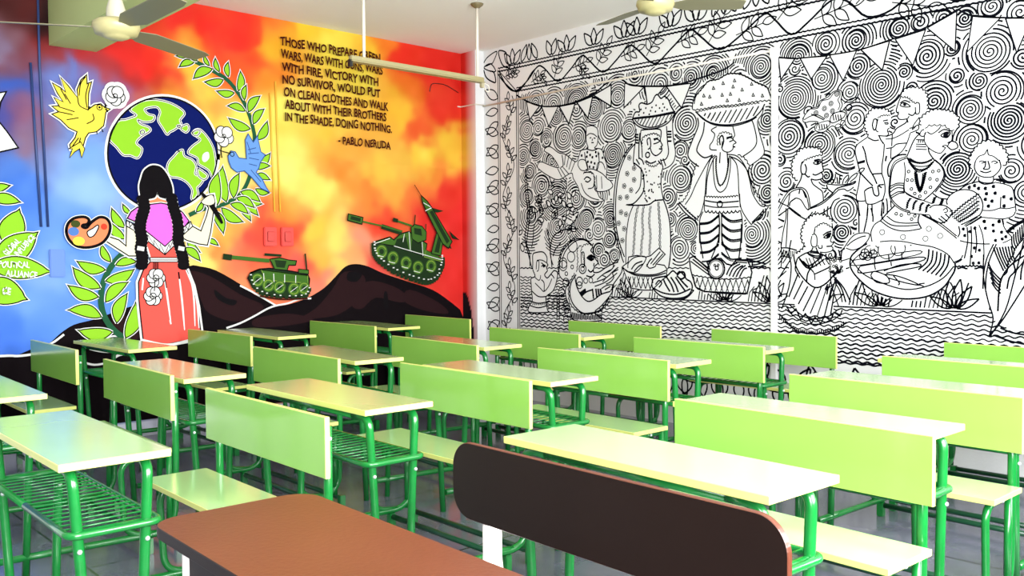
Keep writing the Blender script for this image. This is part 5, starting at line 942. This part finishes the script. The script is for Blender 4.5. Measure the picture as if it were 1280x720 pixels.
# ------------------------------------------------------------------ bench desks
LN, DP, HT = .918, .297, .75
TR = .0150
def bolt(bm, x, y, z, mi=1):
    bmesh.ops.create_uvsphere(bm, u_segments=8, v_segments=6, radius=.007, matrix=Matrix.Translation((x, y, z)))
    for f in bm.faces:
        if f.calc_center_median().x > x - .01 and (f.calc_center_median() - Vector((x, y, z))).length < .009: f.material_index = mi
def make_unit(label):
    """origin: front right foot of the desk top, seat towards +y, length towards -x"""
    t = thing('bench_desk', (0, 0, 0), 0, label, 'desk', 'green bench desks in rows')
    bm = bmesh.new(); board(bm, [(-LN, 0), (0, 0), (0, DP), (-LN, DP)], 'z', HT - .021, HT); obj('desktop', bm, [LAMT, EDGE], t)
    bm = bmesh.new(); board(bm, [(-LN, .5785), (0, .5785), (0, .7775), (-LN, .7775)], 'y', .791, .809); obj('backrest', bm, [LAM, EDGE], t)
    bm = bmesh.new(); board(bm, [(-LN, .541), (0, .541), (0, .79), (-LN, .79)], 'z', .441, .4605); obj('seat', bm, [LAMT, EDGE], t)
    for sx, X in ((1, -.045), (-1, -LN + .045)):
        for y0, y1 in ((.045, .085), (.248, .212)):       # desk legs lean together towards the floor and bend in under the top
            bm = bmesh.new()
            pts = bend([(X - sx * .10, y0, HT - .0365), (X, y0, HT - .0365), (X, (y0 + y1) / 2, .40), (X, y1, 0)], .085, 8); tube(bm, pts, TR, 12)
            bolt(bm, X + .015, y0 + (y1 - y0) * .30, .50)
            obj('desk_leg', bm, [GREEN, BOLT], t)
        # floor runner bending up into the backrest post
        bm = bmesh.new(); tube(bm, bend([(X, .10, .095), (X, .45, .088), (X, .815, .080), (X, .826, .40), (X, .826, .74)], .11, 8), TR, 12); bolt(bm, X + .015, .826, .70); obj('backrest_post', bm, [GREEN, BOLT], t)
        bm = bmesh.new(); tube(bm, bend([(X, .775, .424), (X, .585, .424), (X + .0, .60, .10), (X, .74, .085)], .07, 7), TR * .9, 10); bolt(bm, X + .014, .70, .424); obj('seat_leg', bm, [GREEN, BOLT], t)
        bm = bmesh.new(); tube(bm, [(X, .795, .43), (X, .792, .08)], TR * .9, 10); obj('seat_post', bm, GREEN, t)
        for y in (.70, .83):
            bm = bmesh.new(); box(bm, X - .016, X + .016, y - .016, y + .016, 0, .07, 0, .003); obj('foot_block', bm, GREEN, t)
    for y in (.045, .248):
        bm = bmesh.new(); tube(bm, [(-LN + .14, y, HT - .0365), (-.14, y, HT - .0365)], TR, 12); obj('top_rail', bm, GREEN, t)
    for y in (.70, .83):
        bm = bmesh.new(); tube(bm, [(-LN + .045, y, .055), (-.045, y, .055)], TR * .85, 10); obj('floor_rail', bm, DGREEN, t)
    bm = bmesh.new(); zs_ = .545
    loop = bend([(-LN / 2, .030, zs_), (-.028, .030, zs_), (-.028, .275, zs_), (-LN + .028, .275, zs_), (-LN + .028, .030, zs_), (-LN / 2 - .001, .030, zs_)], .035, 6); tube(bm, loop, .011, 10)
    for X in (-.045, -LN + .045): tube(bm, [(X, .05, zs_), (X, .245, zs_)], .012, 10)
    for k in range(18):
        x = -.085 - k * (LN - .17) / 17; tube(bm, [(x, .030, zs_ + .008), (x, .275, zs_ + .008)], .0029, 6)
    obj('book_rack', bm, GREEN, t, label='wire book rack under the desktop')
    return t
U = [(3.976, -3.966, -.013, 'green bench desk in the third column, its backrest rising just left of the brown backrest'),
 (3.939, -3.006, -.017, 'green bench desk with a chipped pink corner near the middle of the room'),
 (3.935, -2.126, .005, 'green bench desk of the third column, second from the line mural'),
 (3.907, -1.274, -.004, 'green bench desk of the third column standing against the line mural under the cable channel'),
 (4.121, -5.012, -.015, 'green bench desk left of the brown desk, its wire rack in full view'),
 (2.716, -4.943, -.027, 'green bench desk cut by the left picture edge, backrest dark green'),
 (2.704, -4.078, -.005, 'green bench desk with peach reflections on its top, behind the dark green backrest'),
 (2.657, -3.153, -.06, 'green bench desk in the second column, third from the line mural'),
 (2.604, -2.22, -.035, 'green bench desk in the second column, in front of the corner pillar'),
 (2.597, -1.341, -.01, 'green bench desk nearest the line mural in the second column'),
 (1.161, -3.762, .03, 'green bench desk by the colour mural, in front of the coral skirt'),
 (1.041, -2.72, .009, 'green bench desk by the colour mural, below the black mountain slope'),
 (.964, -1.76, -.024, 'farthest green bench desk, in the corner by the pillar'),
 (1.217, -4.87, -.012, 'green bench desk by the colour mural at far left, its backrest reflecting blue'),
 (5.575, -3.963, -.040, 'bright green bench desk right behind the brown backrest'),
 (5.532, -3.059, -.014, 'sunlit green bench desk at right, second behind the brown backrest'),
 (5.496, -2.122, -.015, 'sunlit green bench desk at right, third behind the brown backrest'),
 (5.432, -1.217, -.017, 'green bench desk at right nearest the banana leaf of the line mural')]
proto = make_unit(U[0][3])
for i, (x, y, a, lab) in enumerate(U):
    o = proto if i == 0 else copy_tree(proto)
    o.location = (x, y, 0); o.rotation_euler.z = a; o['label'] = lab

BARE = mat('bare_pink_edge', (206, 140, 118), .6)
for i, (a, b) in ((0, (.19, .297)), (1, (.0, .297))):                # edge band worn off at the right end of two desk tops
    r_ = [q for q in COL.objects if q.parent is None and q.get('label') == U[i][3]][0]
    bm = bmesh.new(); box(bm, -.001, .0012, a, b, HT - .020, HT - .001); obj('bare_edge', bm, BARE, r_, label='worn pink edge of the desktop')
# brown bench desk in the foreground
t = thing('bench_desk', (4.85, -5.058, 0), -.03, 'red brown bench desk with rounded corners and white legs in the foreground', 'desk')
XL = 1.02
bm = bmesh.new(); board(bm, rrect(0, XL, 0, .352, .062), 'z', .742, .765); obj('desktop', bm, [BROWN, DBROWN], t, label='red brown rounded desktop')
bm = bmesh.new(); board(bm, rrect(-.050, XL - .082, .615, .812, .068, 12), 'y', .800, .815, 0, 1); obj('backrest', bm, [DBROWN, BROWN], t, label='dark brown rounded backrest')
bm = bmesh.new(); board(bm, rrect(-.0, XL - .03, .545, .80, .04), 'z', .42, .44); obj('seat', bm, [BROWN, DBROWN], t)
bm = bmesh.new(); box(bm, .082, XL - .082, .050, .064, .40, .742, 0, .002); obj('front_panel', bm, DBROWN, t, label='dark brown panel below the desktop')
bm = bmesh.new(); box(bm, .085, XL - .085, .085, .30, .54, .552, 0, .002); obj('book_shelf', bm, DBROWN, t)
for X in (.065, XL - .125):
    for y in (.060, .29):
        bm = bmesh.new(); tube(bm, bend([(X + (.08 if X < .5 else -.08), y, .727), (X, y, .727), (X, y, .35), (X, y + (.03 if y < .2 else -.03), 0)], .03, 6), .016, 12); obj('desk_leg', bm, CREAM, t, label='white desk leg')
    bm = bmesh.new(); tube(bm, bend([(X, .96, .0), (X, .95, .12), (X, .850, .500), (X, .850, .74)], .035, 8), .0145, 12); obj('backrest_post', bm, CREAM, t, label='white backrest post')
    bm = bmesh.new(); tube(bm, bend([(X, .55, .405), (X, .770, .405), (X, .823, .500), (X, .823, .74)], .035, 6), .0140, 12); obj('seat_support', bm, CREAM, t)
    bm = bmesh.new(); tube(bm, bend([(X, .64, .405), (X, .66, .10)], .04, 4), .0145, 12); obj('seat_leg', bm, CREAM, t)
for y in (.45, .80):
    bm = bmesh.new(); tube(bm, [(.065, y, .085), (XL - .065, y, .085)], .012, 10); obj('floor_rail', bm, CREAM, t)
for X in (.065, XL - .065):
    for y in (.14, .80):
        bm = bmesh.new(); box(bm, X - .016, X + .016, y - .016, y + .016, 0, .08, 0, .003); obj('foot_block', bm, CREAM, t)
